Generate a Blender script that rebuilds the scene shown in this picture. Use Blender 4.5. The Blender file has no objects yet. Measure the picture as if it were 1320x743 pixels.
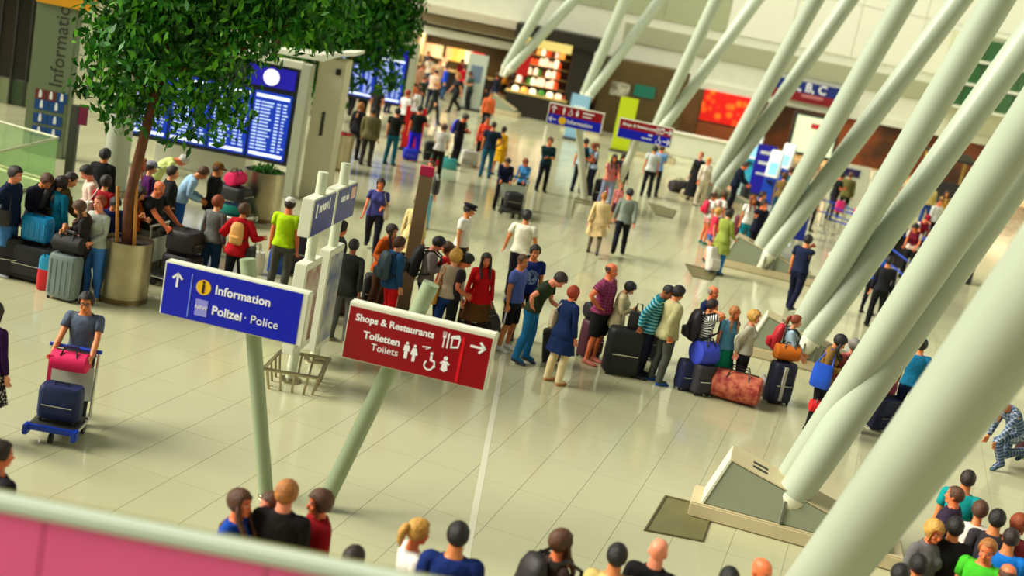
import bpy, bmesh, math, random
import numpy as np
from mathutils import Vector, Matrix
random.seed(7); np.random.seed(7)
SC = bpy.context.scene
COL = SC.collection
R = math.radians

# ------------------------------------------------------------------ camera
F_PX, PITCH, ROLL, CAM_H = 1650.0, R(13.3), R(11.3), 6.2
_fw = Vector((0, math.cos(PITCH), -math.sin(PITCH)))
_u0 = Vector((0, math.sin(PITCH), math.cos(PITCH)))
_rc = math.cos(ROLL) * Vector((1, 0, 0)) + math.sin(ROLL) * _u0
_uc = -math.sin(ROLL) * Vector((1, 0, 0)) + math.cos(ROLL) * _u0
cd = bpy.data.cameras.new('camera'); cam = bpy.data.objects.new('camera', cd); COL.objects.link(cam)
m = Matrix((( _rc.x, _uc.x, -_fw.x, 0), (_rc.y, _uc.y, -_fw.y, 0), (_rc.z, _uc.z, -_fw.z, CAM_H), (0, 0, 0, 1)))
cam.matrix_world = m
cd.sensor_width = 36; cd.lens = 36 * F_PX / 1320; cd.clip_end = 300; cd.clip_start = .1
cd.dof.use_dof = True; cd.dof.focus_distance = 17.5; cd.dof.aperture_fstop = 0.72
SC.camera = cam

# ------------------------------------------------------------------ light
wd = bpy.data.worlds.new('world'); SC.world = wd; wd.use_nodes = True
wn = wd.node_tree.nodes; bg = wn['Background']
bg.inputs[0].default_value = (0.93, 1.0, 0.86, 1); bg.inputs[1].default_value = 0.27
sd = bpy.data.lights.new('sun', 'SUN'); so = bpy.data.objects.new('sun', sd); COL.objects.link(so)
sd.energy = 5.9; sd.angle = R(38); sd.color = (1.0, 0.96, 0.84)
so.rotation_euler = Vector((0.96, 0.10, -0.74)).to_track_quat('-Z', 'Y').to_euler()
sk = bpy.data.lights.new('far_wall_fill', 'AREA'); sk.shape = 'RECTANGLE'; sk.size = 40; sk.size_y = 5; sk.energy = 2300; sk.color = (1.0, .98, .88)  # added fill lamp out of view, brightens the back wall
sko = bpy.data.objects.new('far_wall_fill', sk); COL.objects.link(sko); sko.location = (4, 50, 17); sko.rotation_euler = Vector((0, 12, -11)).to_track_quat('-Z', 'Y').to_euler()
for _x, _c in ((-7, (1, .72, .42)), (8, (1, .6, .3)), (17, (1, .6, .3)), (26, (1, .62, .34))):   # the shops' own ceiling lamps
    _l = bpy.data.lights.new('shop_lamp', 'AREA'); _l.shape = 'RECTANGLE'; _l.size = 6; _l.size_y = 1; _l.energy = 420; _l.color = _c
    _o = bpy.data.objects.new('shop_lamp', _l); COL.objects.link(_o); _o.location = (_x, 69.0, 2.7)
SC.view_settings.view_transform = 'Standard'; SC.view_settings.look = 'None'
SC.view_settings.gamma = 1.0; SC.view_settings.exposure = 0.08; SC.view_settings.use_curve_mapping = False

# ------------------------------------------------------------------ helpers
def ray(x, y):
    return _fw + _rc * ((x - 660) / F_PX) - _uc * ((y - 371.5) / F_PX)
def at(x, y, z=0.0):          # the place at height z seen at a spot of the photograph
    d = ray(x, y); t = (z - CAM_H) / d.z; return Vector((d.x * t, d.y * t, z))
def atY(x, y, Y):             # the place on the upright plane at distance Y
    d = ray(x, y); t = Y / d.y; return Vector((d.x * t, Y, CAM_H + d.z * t))
def lin(c):
    return tuple(((v / 255.) / 12.92 if v <= 10.3 else ((v / 255. + .055) / 1.055) ** 2.4) for v in c)

_M = {}
def mat(name, c, rough=.5, metal=0., noise=0., nscale=8., bump=0., bscale=60., emit=0., c2=None, spec=.5, alpha=None, trans=0., coord='Object'):
    if name in _M: return _M[name]
    mt = bpy.data.materials.new(name); mt.use_nodes = True; nt = mt.node_tree; b = nt.nodes['Principled BSDF']
    col = lin(c) + (1,)
    b.inputs['Base Color'].default_value = col; b.inputs['Roughness'].default_value = rough
    b.inputs['Metallic'].default_value = metal; b.inputs['Specular IOR Level'].default_value = spec
    if trans: b.inputs['Transmission Weight'].default_value = trans
    if noise or bump:
        tc = nt.nodes.new('ShaderNodeTexCoord')
    if noise:
        n = nt.nodes.new('ShaderNodeTexNoise'); n.inputs['Scale'].default_value = nscale; n.inputs['Detail'].default_value = 4
        nt.links.new(tc.outputs[coord], n.inputs['Vector'])
        mx = nt.nodes.new('ShaderNodeMix'); mx.data_type = 'RGBA'
        d = lin(c2) if c2 else tuple(v * (1 - noise) for v in col[:3])
        mx.inputs[6].default_value = col; mx.inputs[7].default_value = d + (1,)
        mr = nt.nodes.new('ShaderNodeMapRange'); mr.inputs[1].default_value = .35; mr.inputs[2].default_value = .65
        nt.links.new(n.outputs[0], mr.inputs[0]); nt.links.new(mr.outputs[0], mx.inputs[0]); nt.links.new(mx.outputs[2], b.inputs['Base Color'])
    if bump:
        n2 = nt.nodes.new('ShaderNodeTexNoise'); n2.inputs['Scale'].default_value = bscale
        nt.links.new(tc.outputs[coord], n2.inputs['Vector'])
        bp = nt.nodes.new('ShaderNodeBump'); bp.inputs['Strength'].default_value = bump; bp.inputs['Distance'].default_value = .02
        nt.links.new(n2.outputs[0], bp.inputs['Height']); nt.links.new(bp.outputs[0], b.inputs['Normal'])
    if emit:
        b.inputs['Emission Color'].default_value = col; b.inputs['Emission Strength'].default_value = emit
    _M[name] = mt; return mt

class MB:
    def __init__(s): s.v = []; s.f = []
    def add(s, vs, fs):
        o = len(s.v); s.v += [tuple(p) for p in vs]; s.f += [tuple(i + o for i in q) for q in fs]; return s
    def box(s, x0, x1, y0, y1, z0, z1):
        return s.add([(x0,y0,z0),(x1,y0,z0),(x1,y1,z0),(x0,y1,z0),(x0,y0,z1),(x1,y0,z1),(x1,y1,z1),(x0,y1,z1)],
                     [(0,3,2,1),(4,5,6,7),(0,1,5,4),(1,2,6,5),(2,3,7,6),(3,0,4,7)])
    def hexa(s, p):       # eight corners, bottom ring then top ring
        return s.add(p, [(0,3,2,1),(4,5,6,7),(0,1,5,4),(1,2,6,5),(2,3,7,6),(3,0,4,7)])
    def loft(s, rings, cap=True):
        n = len(rings[0]); vs = [p for r in rings for p in r]; fs = []
        for k in range(len(rings) - 1):
            for i in range(n):
                j = (i + 1) % n; fs.append((k*n+i, k*n+j, (k+1)*n+j, (k+1)*n+i))
        if cap: fs.append(tuple(range(n))[::-1]); fs.append(tuple((len(rings)-1)*n + i for i in range(n)))
        return s.add(vs, fs)
    def tube(s, pts, r, n=8, cap=True):
        pts = [Vector(p) for p in pts]; rs = r if isinstance(r, (list, tuple)) else [r] * len(pts); rings = []; ref = None
        for k, p in enumerate(pts):
            a = pts[max(k-1, 0)]; b = pts[min(k+1, len(pts)-1)]; t = (b - a).normalized()
            if ref is None: ref = Vector((0,0,1)) if abs(t.z) < .9 else Vector((1,0,0))
            u = (ref - t * ref.dot(t)).normalized(); w = t.cross(u); ref = u
            rings.append([p + (u * math.cos(q) + w * math.sin(q)) * rs[k] for q in [2*math.pi*i/n for i in range(n)]])
        return s.loft(rings, cap)
    def lathe(s, prof, n=24, c=(0,0,0), sx=1., sy=1.):
        return s.loft([[(c[0]+r*sx*math.cos(2*math.pi*i/n), c[1]+r*sy*math.sin(2*math.pi*i/n), c[2]+z) for i in range(n)] for r, z in prof])
    def prism(s, poly, y0, y1):   # polygon in x,z pushed through y
        n = len(poly); vs = [(x, y0, z) for x, z in poly] + [(x, y1, z) for x, z in poly]
        return s.add(vs, [tuple(range(n)), tuple(range(2*n-1, n-1, -1))] + [(i, i+n, (i+1)%n+n, (i+1)%n) for i in range(n)])
    def ball(s, c, r, n=10, m=6):
        r = r if isinstance(r, (list, tuple)) else (r, r, r); rings = []
        for k in range(m + 1):
            t = -math.pi/2 + math.pi * k / m; t = max(min(t, 1.5), -1.5)
            rings.append([(c[0]+r[0]*math.cos(t)*math.cos(2*math.pi*i/n), c[1]+r[1]*math.cos(t)*math.sin(2*math.pi*i/n), c[2]+r[2]*math.sin(t)) for i in range(n)])
        return s.loft(rings)

def tag(o, label=None, cat=None, group=None, kind=None):
    if label: o['label'] = label
    if cat: o['category'] = cat
    if group: o['group'] = group
    if kind: o['kind'] = kind
    return o
def link(name, me, mt=None, parent=None):
    o = bpy.data.objects.new(name, me); COL.objects.link(o)
    if mt is not None and me is not None and not me.materials: me.materials.append(mt)
    if parent is not None: o.parent = parent
    return o
def ob(name, mb, mt, parent=None, smooth=False, bevel=0., loc=None, rot=None):
    me = bpy.data.meshes.new(name); me.from_pydata(mb.v, [], mb.f); me.validate()
    bm = bmesh.new(); bm.from_mesh(me); bmesh.ops.recalc_face_normals(bm, faces=bm.faces)
    if bevel:
        ed = [e for e in bm.edges if len(e.link_faces) == 2 and e.calc_face_angle(0) > .5]
        bmesh.ops.bevel(bm, geom=ed, offset=bevel, segments=2, affect='EDGES', clamp_overlap=True)
    bm.to_mesh(me); bm.free()
    if smooth:
        me.polygons.foreach_set('use_smooth', [True] * len(me.polygons)); me.set_sharp_from_angle(angle=.7)
    o = link(name, me, mt, parent)
    if loc is not None: o.location = loc
    if rot is not None: o.rotation_euler = rot
    return o
def empty(name, loc=(0,0,0), rz=0., label=None, cat=None, group=None):
    o = bpy.data.objects.new(name, None); COL.objects.link(o); o.location = loc; o.rotation_euler = (0, 0, rz); o.empty_display_size = .2
    return tag(o, label, cat, group)
def copy_tree(o, parent=None):
    c = o.copy(); COL.objects.link(c)
    if parent is not None: c.parent = parent
    for ch in list(o.children): copy_tree(ch, c)
    return c
def text(name, body, size, mt, parent, loc, rot=(math.pi/2, 0, 0), align='LEFT', bold=0., ext=.002, sx=1.):
    cu = bpy.data.curves.new(name, 'FONT'); cu.body = body; cu.size = size; cu.extrude = ext; cu.offset = bold; cu.align_x = align; cu.align_y = 'CENTER'
    cu.resolution_u = 3; cu.materials.append(mt)
    o = bpy.data.objects.new(name, cu); COL.objects.link(o)
    me = bpy.data.meshes.new_from_object(o.evaluated_get(bpy.context.evaluated_depsgraph_get())); bpy.data.objects.remove(o); bpy.data.curves.remove(cu)
    o = link(name, me, mt, parent); o.location = loc; o.rotation_euler = rot; o.scale = (sx, 1, 1)
    if len(body) > 1: o['kind'] = 'stuff'
    return o
# ------------------------------------------------------------------ people: one body surface, posed by its bones; clothes and hair follow it
def sm(t): t = np.clip(t, 0, 1); return t*t*(3-2*t)
ARM_A = R(20)
def joints(sex):
    f = sex == 'f'; sx = .155 if f else .178
    d = {'pelvis': (0,0,.96), 'spine': (0,.01,1.08), 'chest': (0,.01,1.25), 'neck': (0,.015,1.475), 'head': (0,-.005,1.56)}
    for s, n in ((1,'l'), (-1,'r')):
        sh = np.array((s*sx, .012, 1.415)); dr = np.array((s*math.sin(ARM_A), 0, -math.cos(ARM_A)))
        el = sh + dr*.285; wr = el + dr*.25
        d['uarm_'+n] = sh; d['farm_'+n] = el; d['hand_'+n] = wr; d['fing_'+n] = wr + dr*.09; d['tip_'+n] = wr + dr*.13
        d['thigh_'+n] = (s*.092, 0, .92); d['shin_'+n] = (s*.1, -.008, .5); d['foot_'+n] = (s*.102, .018, .085)
    return {k: np.array(v, float) for k, v in d.items()}
PAR = {'pelvis': None, 'spine': 'pelvis', 'chest': 'spine', 'neck': 'chest', 'head': 'neck'}
for _n in 'lr':
    PAR.update({'uarm_'+_n: 'chest', 'farm_'+_n: 'uarm_'+_n, 'hand_'+_n: 'farm_'+_n, 'fing_'+_n: 'hand_'+_n, 'tip_'+_n: 'fing_'+_n,
                'thigh_'+_n: 'pelvis', 'shin_'+_n: 'thigh_'+_n, 'foot_'+_n: 'shin_'+_n})
BONES = list(PAR)

def ell(a, b, c, n=20, p=2.2):
    out = []
    for i in range(n):
        t = 2*math.pi*i/n; ct, st = math.cos(t), math.sin(t)
        out.append((c[0] + a*math.copysign(abs(ct)**(2/p), ct), c[1] + b*math.copysign(abs(st)**(2/p), st), c[2]))
    return out
def body_source(sex):
    f = sex == 'f'; J = joints(sex); mb = MB()
    if f: T = [(.80,.10,.09,.012),(.86,.168,.118,.012),(.93,.178,.122,.012),(1.0,.158,.108,.006),(1.08,.132,.095,.0),(1.14,.128,.09,0),(1.21,.142,.1,-.002),(1.28,.155,.12,-.012),(1.34,.158,.105,.0),(1.40,.15,.09,.01),(1.44,.115,.075,.015),(1.47,.06,.058,.015),(1.52,.05,.052,.01),(1.58,.05,.052,0)]
    else: T = [(.80,.10,.09,.01),(.86,.158,.112,.01),(.93,.166,.118,.008),(1.0,.156,.112,.002),(1.08,.148,.106,-.002),(1.15,.15,.106,0),(1.24,.166,.114,0),(1.32,.178,.12,.002),(1.39,.178,.108,.01),(1.435,.14,.085,.015),(1.47,.075,.068,.017),(1.52,.06,.062,.01),(1.58,.058,.062,0)]
    mb.loft([ell(a, b, (0, y, z)) for z, a, b, y in T])
    HD = [(1.522,.026,.026,-.066),(1.532,.042,.044,-.052),(1.56,.055,.07,-.028),(1.60,.066,.088,-.01),(1.64,.073,.096,-.003),(1.68,.076,.099,.001),(1.715,.067,.086,.004),(1.738,.045,.058,.004),(1.75,.012,.016,.004)]
    k = .95 if f else 1.
    mb.loft([ell(a*k, b, (0, y, z)) for z, a, b, y in HD])
    mb.tube([(0,-.088,1.645),(0,-.108,1.612),(0,-.121,1.597),(0,-.108,1.588),(0,-.09,1.585)], [.007,.011,.013,.012,.008], 8)
    for s in (-1, 1):
        mb.ball((s*.031,-.081,1.636), .0135); mb.ball((s*.03,-.09,1.656), (.022,.01,.008)); mb.ball((s*.077*k,.012,1.628), (.012,.027,.034)); mb.ball((s*.038,-.072,1.597), (.026,.024,.022))
        if f: mb.ball((s*.068,-.098,1.285), (.062,.052,.06), 12, 8)
        mb.ball((s*.075,.06,.89), (.085,.072,.085), 12, 8)
    mb.ball((0,-.097,1.5695), (.025,.011,.006)); mb.ball((0,-.094,1.559), (.021,.012,.007)); mb.ball((0,-.084,1.537), (.022,.02,.016))
    for s, n in ((1,'l'), (-1,'r')):
        sh, el, wr = J['uarm_'+n], J['farm_'+n], J['hand_'+n]; dr = np.array((s*math.sin(ARM_A), 0, -math.cos(ARM_A)))
        k = .84 if f else 1.
        P = [sh + np.array((-s*.06,0,.005)), sh, sh+dr*.09, sh+dr*.2, el, el+dr*.06, el+dr*.16, wr-dr*.01, wr+dr*.02]
        mb.tube(P, [x*k for x in (.05,.056,.052,.046,.041,.043,.037,.028,.026)], 14)
        # palm lies in the arm-forward plane, thumb forward
        fw = np.array((0,-1.,0)); th = np.cross(dr, fw)
        def ring(t, w, h, off=0.):
            c = wr + dr*t + fw*off; return [tuple(c + fw*w*math.cos(q) + th*h*math.sin(q)) for q in [2*math.pi*i/12 for i in range(12)]]
        mb.loft([ring(-.01,.026,.022), ring(.025,.034,.019), ring(.06,.043,.017), ring(.092,.043,.014), ring(.1,.038,.01)])
        for q, (o, L) in enumerate(((.035,.072),(.012,.082),(-.012,.076),(-.034,.058))):
            b0 = wr + dr*.085 + fw*o; sp = dr + fw*o*3.2; sp /= np.linalg.norm(sp); cl = th*-s*.0
            mb.tube([b0, b0+sp*L*.45, b0+sp*L*.8, b0+sp*L], [.0098,.009,.0085,.006], 8)
        t0 = wr + dr*.025 + fw*.024; td = dr*.62 + fw*.78
        mb.tube([t0, t0+td*.035, t0+td*.04+dr*.028, t0+td*.04+dr*.05], [.014,.012,.0105,.007], 8)
        k = 1.04 if f else 1.
        hx = s*.092
        L = [(hx,.008,.93,.085,.1),(hx,.006,.86,.09,.097),(s*.094,.002,.76,.082,.09),(s*.097,-.004,.62,.066,.073),(s*.1,-.01,.52,.055,.06),(s*.1,-.006,.46,.052,.056),(s*.101,.012,.37,.052,.058),(s*.102,.014,.26,.042,.046),(s*.102,.018,.13,.035,.039),(s*.102,.018,.06,.036,.042),(s*.102,.018,.03,.034,.04)]
        mb.loft([ell(a*k, b*k, (x, y, z), 16, 2.) for x, y, z, a, b in L])
        fx = s*.106
        mb.loft([[(fx + w*math.cos(q), y, max(.004, zc + h*math.sin(q))) for q in [2*math.pi*i/14 for i in range(14)]] for y, w, h, zc in
                 ((.075,.02,.025,.03),(.06,.033,.035,.038),(.02,.036,.045,.045),(-.04,.039,.036,.04),(-.1,.046,.028,.03),(-.14,.046,.022,.024),(-.17,.036,.016,.02),(-.185,.018,.01,.016))])
    return mb

def arm_fac(P):
    ax = np.abs(P[:,0]); th = .152 + np.maximum(1.42 - P[:,2], 0)*.2
    return sm((ax - th + .035)/.075) * sm((P[:,2]-.5)/.15) * (1 - sm((P[:,2]-1.47)/.03))
def weights(P, J, kind=None):
    W = {b: np.zeros(len(P)) for b in BONES}; z = P[:,2]; A = arm_fac(P)
    if kind == 'head': W['head'][:] = 1; A = A*0
    elif kind == 'longhair':
        t = sm((1.5 - z)/.12); W['head'] = 1 - t; W['chest'] = t; A = A*0
    else:
        if kind == 'skirt': A = A*0
        B = 1 - A
        lf = sm((.99 - z)/.14) if kind != 'skirt' else sm((.95 - z)/.5)*.8
        h = sm((z - 1.535)/.04); nk = sm((z - 1.455)/.05)*(1-h); c = sm((z-1.17)/.14)*(1-nk-h); sp = sm((z-1.0)/.12)*(1-nk-h-c); pv = np.maximum(1-h-nk-c-sp, 0)
        W['head'] = B*h; W['neck'] = B*nk; W['chest'] = B*c; W['spine'] = B*sp; pl = B*pv*(1-lf); lg = B*pv*lf
        lg = B*lf*np.maximum(pv, 0); W['pelvis'] = pl
        wl = sm((P[:,0]+.03)/.06) if kind != 'skirt' else sm((P[:,0]+.13)/.26)
        kn = sm((.555 - z)/.11); ft = sm((.125 - z)/.06)
        if kind == 'skirt': kn = kn*.7; ft = ft*0
        for n, ww in (('l', wl), ('r', 1-wl)):
            W['thigh_'+n] = lg*ww*(1-kn); W['shin_'+n] = lg*ww*kn*(1-ft); W['foot_'+n] = lg*ww*kn*ft
    for n, s in (('l',1), ('r',-1)):
        dr = np.array((s*math.sin(ARM_A), 0, -math.cos(ARM_A))); t = (P - J['uarm_'+n])@dr
        a = A * (P[:,0]*s > 0)
        fe = sm((t-.285+.045)/.09); fh = sm((t-.535+.025)/.05); f1 = sm((t-.625+.012)/.024); f2 = sm((t-.665+.01)/.02)
        rel = (P - J['hand_'+n]); isth = (-(rel[:,1]) > .05)
        f1 = np.where(isth, 0, f1); f2 = np.where(isth, 0, f2)
        W['uarm_'+n] = W['uarm_'+n] + a*(1-fe); W['farm_'+n] = W['farm_'+n] + a*fe*(1-fh); W['hand_'+n] = W['hand_'+n] + a*fh*(1-f1); W['fing_'+n] = W['fing_'+n] + a*f1*(1-f2); W['tip_'+n] = W['tip_'+n] + a*f1*f2
    M = np.stack([W[b] for b in BONES], 1); return M/np.maximum(M.sum(1, keepdims=True), 1e-6)

def me_arrays(me):
    P = np.empty(len(me.vertices)*3, np.float64); me.vertices.foreach_get('co', P); P = P.reshape(-1, 3)
    return P, [tuple(p.vertices) for p in me.polygons]
def evaluated(me, mods):
    o = bpy.data.objects.new('source', me); COL.objects.link(o)
    for t, kw in mods:
        md = o.modifiers.new(t, t)
        for k, v in kw.items(): setattr(md, k, v)
    dg = bpy.context.evaluated_depsgraph_get(); r = bpy.data.meshes.new_from_object(o.evaluated_get(dg)); bpy.data.objects.remove(o); return r
def laplace(P, E, it, lam=.5, keep=None):
    d = np.zeros(len(P)); np.add.at(d, E[:,0], 1); np.add.at(d, E[:,1], 1); d = np.maximum(d, 1)[:,None]
    for _ in range(it):
        S = np.zeros_like(P); np.add.at(S, E[:,0], P[E[:,1]]); np.add.at(S, E[:,1], P[E[:,0]])
        N = P + lam*(S/d - P); P = N if keep is None else np.where(keep[:,None], P, N)
    return P
def edges_of(me):
    E = np.empty(len(me.edges)*2, np.int64); me.edges.foreach_get('vertices', E); return E.reshape(-1, 2)
def decimate(me, target, keepw=None):
    tris = sum(len(p.vertices)-2 for p in me.polygons)
    o = bpy.data.objects.new('source', me); COL.objects.link(o)
    md = o.modifiers.new('d', 'DECIMATE'); md.ratio = min(1., target/tris)
    if keepw is not None:
        vg = o.vertex_groups.new(name='k')
        for lv in np.unique(keepw):
            if lv > 0: vg.add([int(i) for i in np.nonzero(keepw == lv)[0]], float(lv), 'REPLACE')
        md.vertex_group = 'k'; md.invert_vertex_group = True; md.vertex_group_factor = 1.0
    dg = bpy.context.evaluated_depsgraph_get(); r = bpy.data.meshes.new_from_object(o.evaluated_get(dg)); bpy.data.objects.remove(o); return r

TPL = {}      # (sex, garment) -> (mesh, rest positions, weights)
def finish(key, me, J, kind=None):
    me.polygons.foreach_set('use_smooth', [True]*len(me.polygons))
    P, _ = me_arrays(me); a = me.attributes.new('rest', 'FLOAT_VECTOR', 'POINT'); a.data.foreach_set('vector', P.astype(np.float32).ravel())
    TPL[key] = (me, P, weights(P, J, kind))
HI = {}
def build_sex(sex):
    mb = body_source(sex); me = bpy.data.meshes.new('b'); me.from_pydata(mb.v, [], mb.f)
    bm = bmesh.new(); bm.from_mesh(me); bmesh.ops.recalc_face_normals(bm, faces=bm.faces); bm.to_mesh(me); bm.free()
    hi = evaluated(me, [('REMESH', dict(mode='VOXEL', voxel_size=.0065))])
    P, Fc = me_arrays(hi); E = edges_of(hi); J = joints(sex)
    fine = (P[:,2] > 1.53) | ((np.abs(P[:,0]) > .33) & (P[:,2] < .95))
    P = laplace(P, E, 6, .5, fine); P = laplace(P, E, 1, .4)
    hi.vertices.foreach_set('co', P.ravel()); hi.update()
    N = np.empty(len(P)*3); hi.vertices.foreach_get('normal', N); N = N.reshape(-1, 3)
    HI[sex] = (P, Fc, E, N, J)
    kw = np.where(P[:,2] > 1.53, np.where(P[:,1] < -.02, .9, .3), np.where((np.abs(P[:,0]) > .33) & (P[:,2] < .95), .8, 0.))
    finish((sex,'body'), decimate(hi.copy(), 6200, kw), J)
def garment(sex, name, mask, off, target, it=14, minoff=.006):
    P, Fc, E, N, J = HI[sex]; A = arm_fac(P); keep = mask(P, A, J)
    idx = -np.ones(len(P), int); fs = [f for f in Fc if all(keep[list(f)])]
    used = np.unique([i for f in fs for i in f]); idx[used] = np.arange(len(used)); fs = [tuple(idx[i] for i in f) for f in fs]
    Pb = P[used]; Nb = N[used]; o = (off(Pb, A[used]) + np.zeros(len(Pb)))[:,None]
    Q = Pb + Nb*o; ek = (idx[E[:,0]] >= 0) & (idx[E[:,1]] >= 0); Es = idx[E[ek]]
    for _ in range(3):
        Q = laplace(Q, Es, it//3 + 1, .5)
        gap = ((Q-Pb)*Nb).sum(1, keepdims=True); Q = Q + Nb*np.maximum(0, np.maximum(minoff, o*.8) - gap)
    cnt = {}
    for f in fs:
        for a, b in zip(f, f[1:]+f[:1]): cnt[(a, b)] = 1
    bd = [(a, b) for (a, b) in cnt if (b, a) not in cnt]; vs = [tuple(p) for p in Q]; mp = {}
    for a, b in bd:
        for i in (a, b):
            if i not in mp: mp[i] = len(vs); vs.append(tuple(Pb[i] - Nb[i]*.004))
    fs += [(b, a, mp[a], mp[b]) for a, b in bd]
    me = bpy.data.meshes.new(name); me.from_pydata(vs, [], fs)
    finish((sex,name), decimate(me, target), J)
def sarm(P, J):
    t = np.zeros(len(P))
    for n, s in (('l',1), ('r',-1)):
        dr = np.array((s*math.sin(ARM_A), 0, -math.cos(ARM_A))); t = np.where(P[:,0]*s > 0, (P - J['uarm_'+n])@dr, t)
    return t
def ring_mesh(rings):
    mb = MB(); mb.loft(rings, False); n = len(rings[0]); inner = [[(x*.97, y*.97+.0, z+.004) for x, y, z in r] for r in (rings[-1],)]
    mb.loft([rings[-1], inner[0]], False); return mb
def make_templates(sex):
    build_sex(sex); J = HI[sex][4]
    neck = lambda P, dz=0: P[:,2] < 1.462 + dz + .06*np.clip((np.hypot(P[:,0], P[:,1]-.015)-.075)/.05, -1, 0)*0 + np.where(P[:,1] < 0, -.0, .012)
    def top(z0, s1, dz=0): return lambda P, A, J: np.where(A > .5, sarm(P, J) < s1, (P[:,2] > z0) & neck(P, dz))
    loose = 1.0
    garment(sex, 'tshirt', top(.90, .17), lambda P, A: .014 + .012*sm((1.2-P[:,2])/.3)*(A < .5) + .010*(A >= .5), 1300)
    garment(sex, 'sweater', top(.90, .525), lambda P, A: .017 + .014*sm((1.2-P[:,2])/.3)*(A < .5), 1700)
    garment(sex, 'jacket', top(.83, .53, .03), lambda P, A: .027 + .022*sm((1.2-P[:,2])/.35)*(A < .5), 1800, 24)
    garment(sex, 'vest', top(.88, .03), lambda P, A: .02, 1000)
    garment(sex, 'trousers', lambda P, A, J: (A < .5) & (P[:,2] < 1.01) & (P[:,2] > .045), lambda P, A: .011 + .017*sm((.8-P[:,2])/.6), 1500)
    garment(sex, 'leggings', lambda P, A, J: (A < .5) & (P[:,2] < 1.01) & (P[:,2] > .08), lambda P, A: .008 + 0*P[:,2], 1300, 6, .005)
    garment(sex, 'shorts', lambda P, A, J: (A < .5) & (P[:,2] < 1.01) & (P[:,2] > .50), lambda P, A: .013 + .02*sm((.85-P[:,2])/.3), 900)
    garment(sex, 'hotpants', lambda P, A, J: (A < .5) & (P[:,2] < 1.0) & (P[:,2] > .70), lambda P, A: .013 + .01*sm((.85-P[:,2])/.2), 700)
    for n, s in (('l',1), ('r',-1)):
        garment(sex, 'shoe_'+n, lambda P, A, J: (P[:,2] < .098) & (P[:,0]*s > 0), lambda P, A: .009 + 0*P[:,2], 420, 3)
    def sk(z0, z1, a0, a1, yb=.01):
        rs = []
        for k in range(9):
            t = k/8; z = z0 + (z1-z0)*t; a = a0 + (a1-a0)*t**.8; fl = .012*t
            rs.append([((a + fl*math.cos(9*q))*math.cos(q), (a*.74 + fl*math.cos(9*q))*math.sin(q) + yb, z) for q in [2*math.pi*i/40 for i in range(40)]])
        me = bpy.data.meshes.new('skirt'); mb = ring_mesh(rs); me.from_pydata(mb.v, [], mb.f); return me
    wa = .158 if sex == 'f' else .168
    finish((sex,'skirt'), sk(1.02, .52, wa, .27), J, 'skirt')
    finish((sex,'long_skirt'), sk(1.02, .16, wa, .32), J, 'skirt')
    finish((sex,'coat_skirt'), sk(.95, .58, wa+.045, .27), J, 'skirt')
    finish((sex,'long_coat_skirt'), sk(.95, .36, wa+.045, .29), J, 'skirt')
    # hair
    def hair(name, hl, low, th, drop=None, kind='head', rnd=.0, wid=1., seg=32):
        # hl: hairline height in front; low: lower edge at the back; drop: the end of hanging hair
        rng = np.random.RandomState(3); outer = []; inner = []
        rows = 8 + (6 if drop else 0)
        for k in range(rows):
            ro = []; ri = []
            for i in range(seg):
                q = 2*math.pi*i/seg; fr = max(0., -math.sin(q)); bk = max(0., math.sin(q)); sd = abs(math.cos(q))
                zb = low*bk**.5 + (1-bk**.5)*(1.612 if drop is None or sd < .5 else low+.02)
                if fr > .3: zb = zb + (hl - zb)*min(1., (fr-.3)/.35)
                el0 = math.asin(max(-.98, min(.98, (zb-1.655)/.097))); t = min(k, 7)/7.; e = math.pi/2*(1-t) + el0*t
                x, y, z = .083*math.cos(e)*math.cos(q), .106*math.cos(e)*math.sin(q) + .002, 1.655 + .099*math.sin(e)
                g = th*(1 + rnd*rng.randn())*(.6 + .4*min(1., 2.5*(1-t)+.35))
                nx, ny, nz = math.cos(e)*math.cos(q), math.cos(e)*math.sin(q), math.sin(e)
                if k > 7:
                    u = (k-7)/6.; hang = 1. if fr < .55 else 0.; ze = zb + ((drop if fr < .12 or drop > 1.45 else 1.45) - zb)*u*hang*(1 if fr < .3 else .85)
                    rr = 1 + .16*u*wid; x *= rr; y = y*rr + .03*u*max(0, math.sin(q)); z = ze; nz = 0
                    if kind == 'longhair':
                        w_ = min(1., u*1.6); y = y + ((.155 if fr < .12 else y) - y)*w_
                ro.append((x+nx*g, y+ny*g, z+nz*g)); ri.append((x*.93, y*.93, z-.004))
            outer.append(ro); inner.append(ri)
        mb = MB(); mb.loft(outer, False); n = seg
        mb.loft([outer[-1], inner[-1]], False); mb.loft(inner[::-1], False); mb.add(outer[0], [tuple(range(n))[::-1]])
        me = bpy.data.meshes.new(name); me.from_pydata(mb.v, [], mb.f)
        bm = bmesh.new(); bm.from_mesh(me); bmesh.ops.recalc_face_normals(bm, faces=bm.faces); bm.to_mesh(me); bm.free()
        finish((sex,name), me, J, kind)
    hair('short', 1.712, 1.575, .014, rnd=.12)
    hair('buzz', 1.712, 1.585, .008, rnd=.05)
    hair('crop', 1.70, 1.57, .022, rnd=.16)
    hair('bob', 1.702, 1.54, .022, drop=1.505, rnd=.08, wid=.7)
    hair('long', 1.705, 1.54, .018, drop=1.30, kind='longhair', rnd=.08)
    me0, P0, W0 = TPL.pop((sex,'long')); mb = MB(); mb.v = [tuple(p) for p in P0]; mb.f = [tuple(p.vertices) for p in me0.polygons]
    for s in (-1, 1):
        mb.tube([(s*.062,-.05,1.695),(s*.083,-.04,1.62),(s*.09,-.055,1.53),(s*.085,-.105,1.45),(s*.08,-.15,1.37),(s*.075,-.165,1.28)], [.012,.022,.026,.028,.026,.008], 10)
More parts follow.
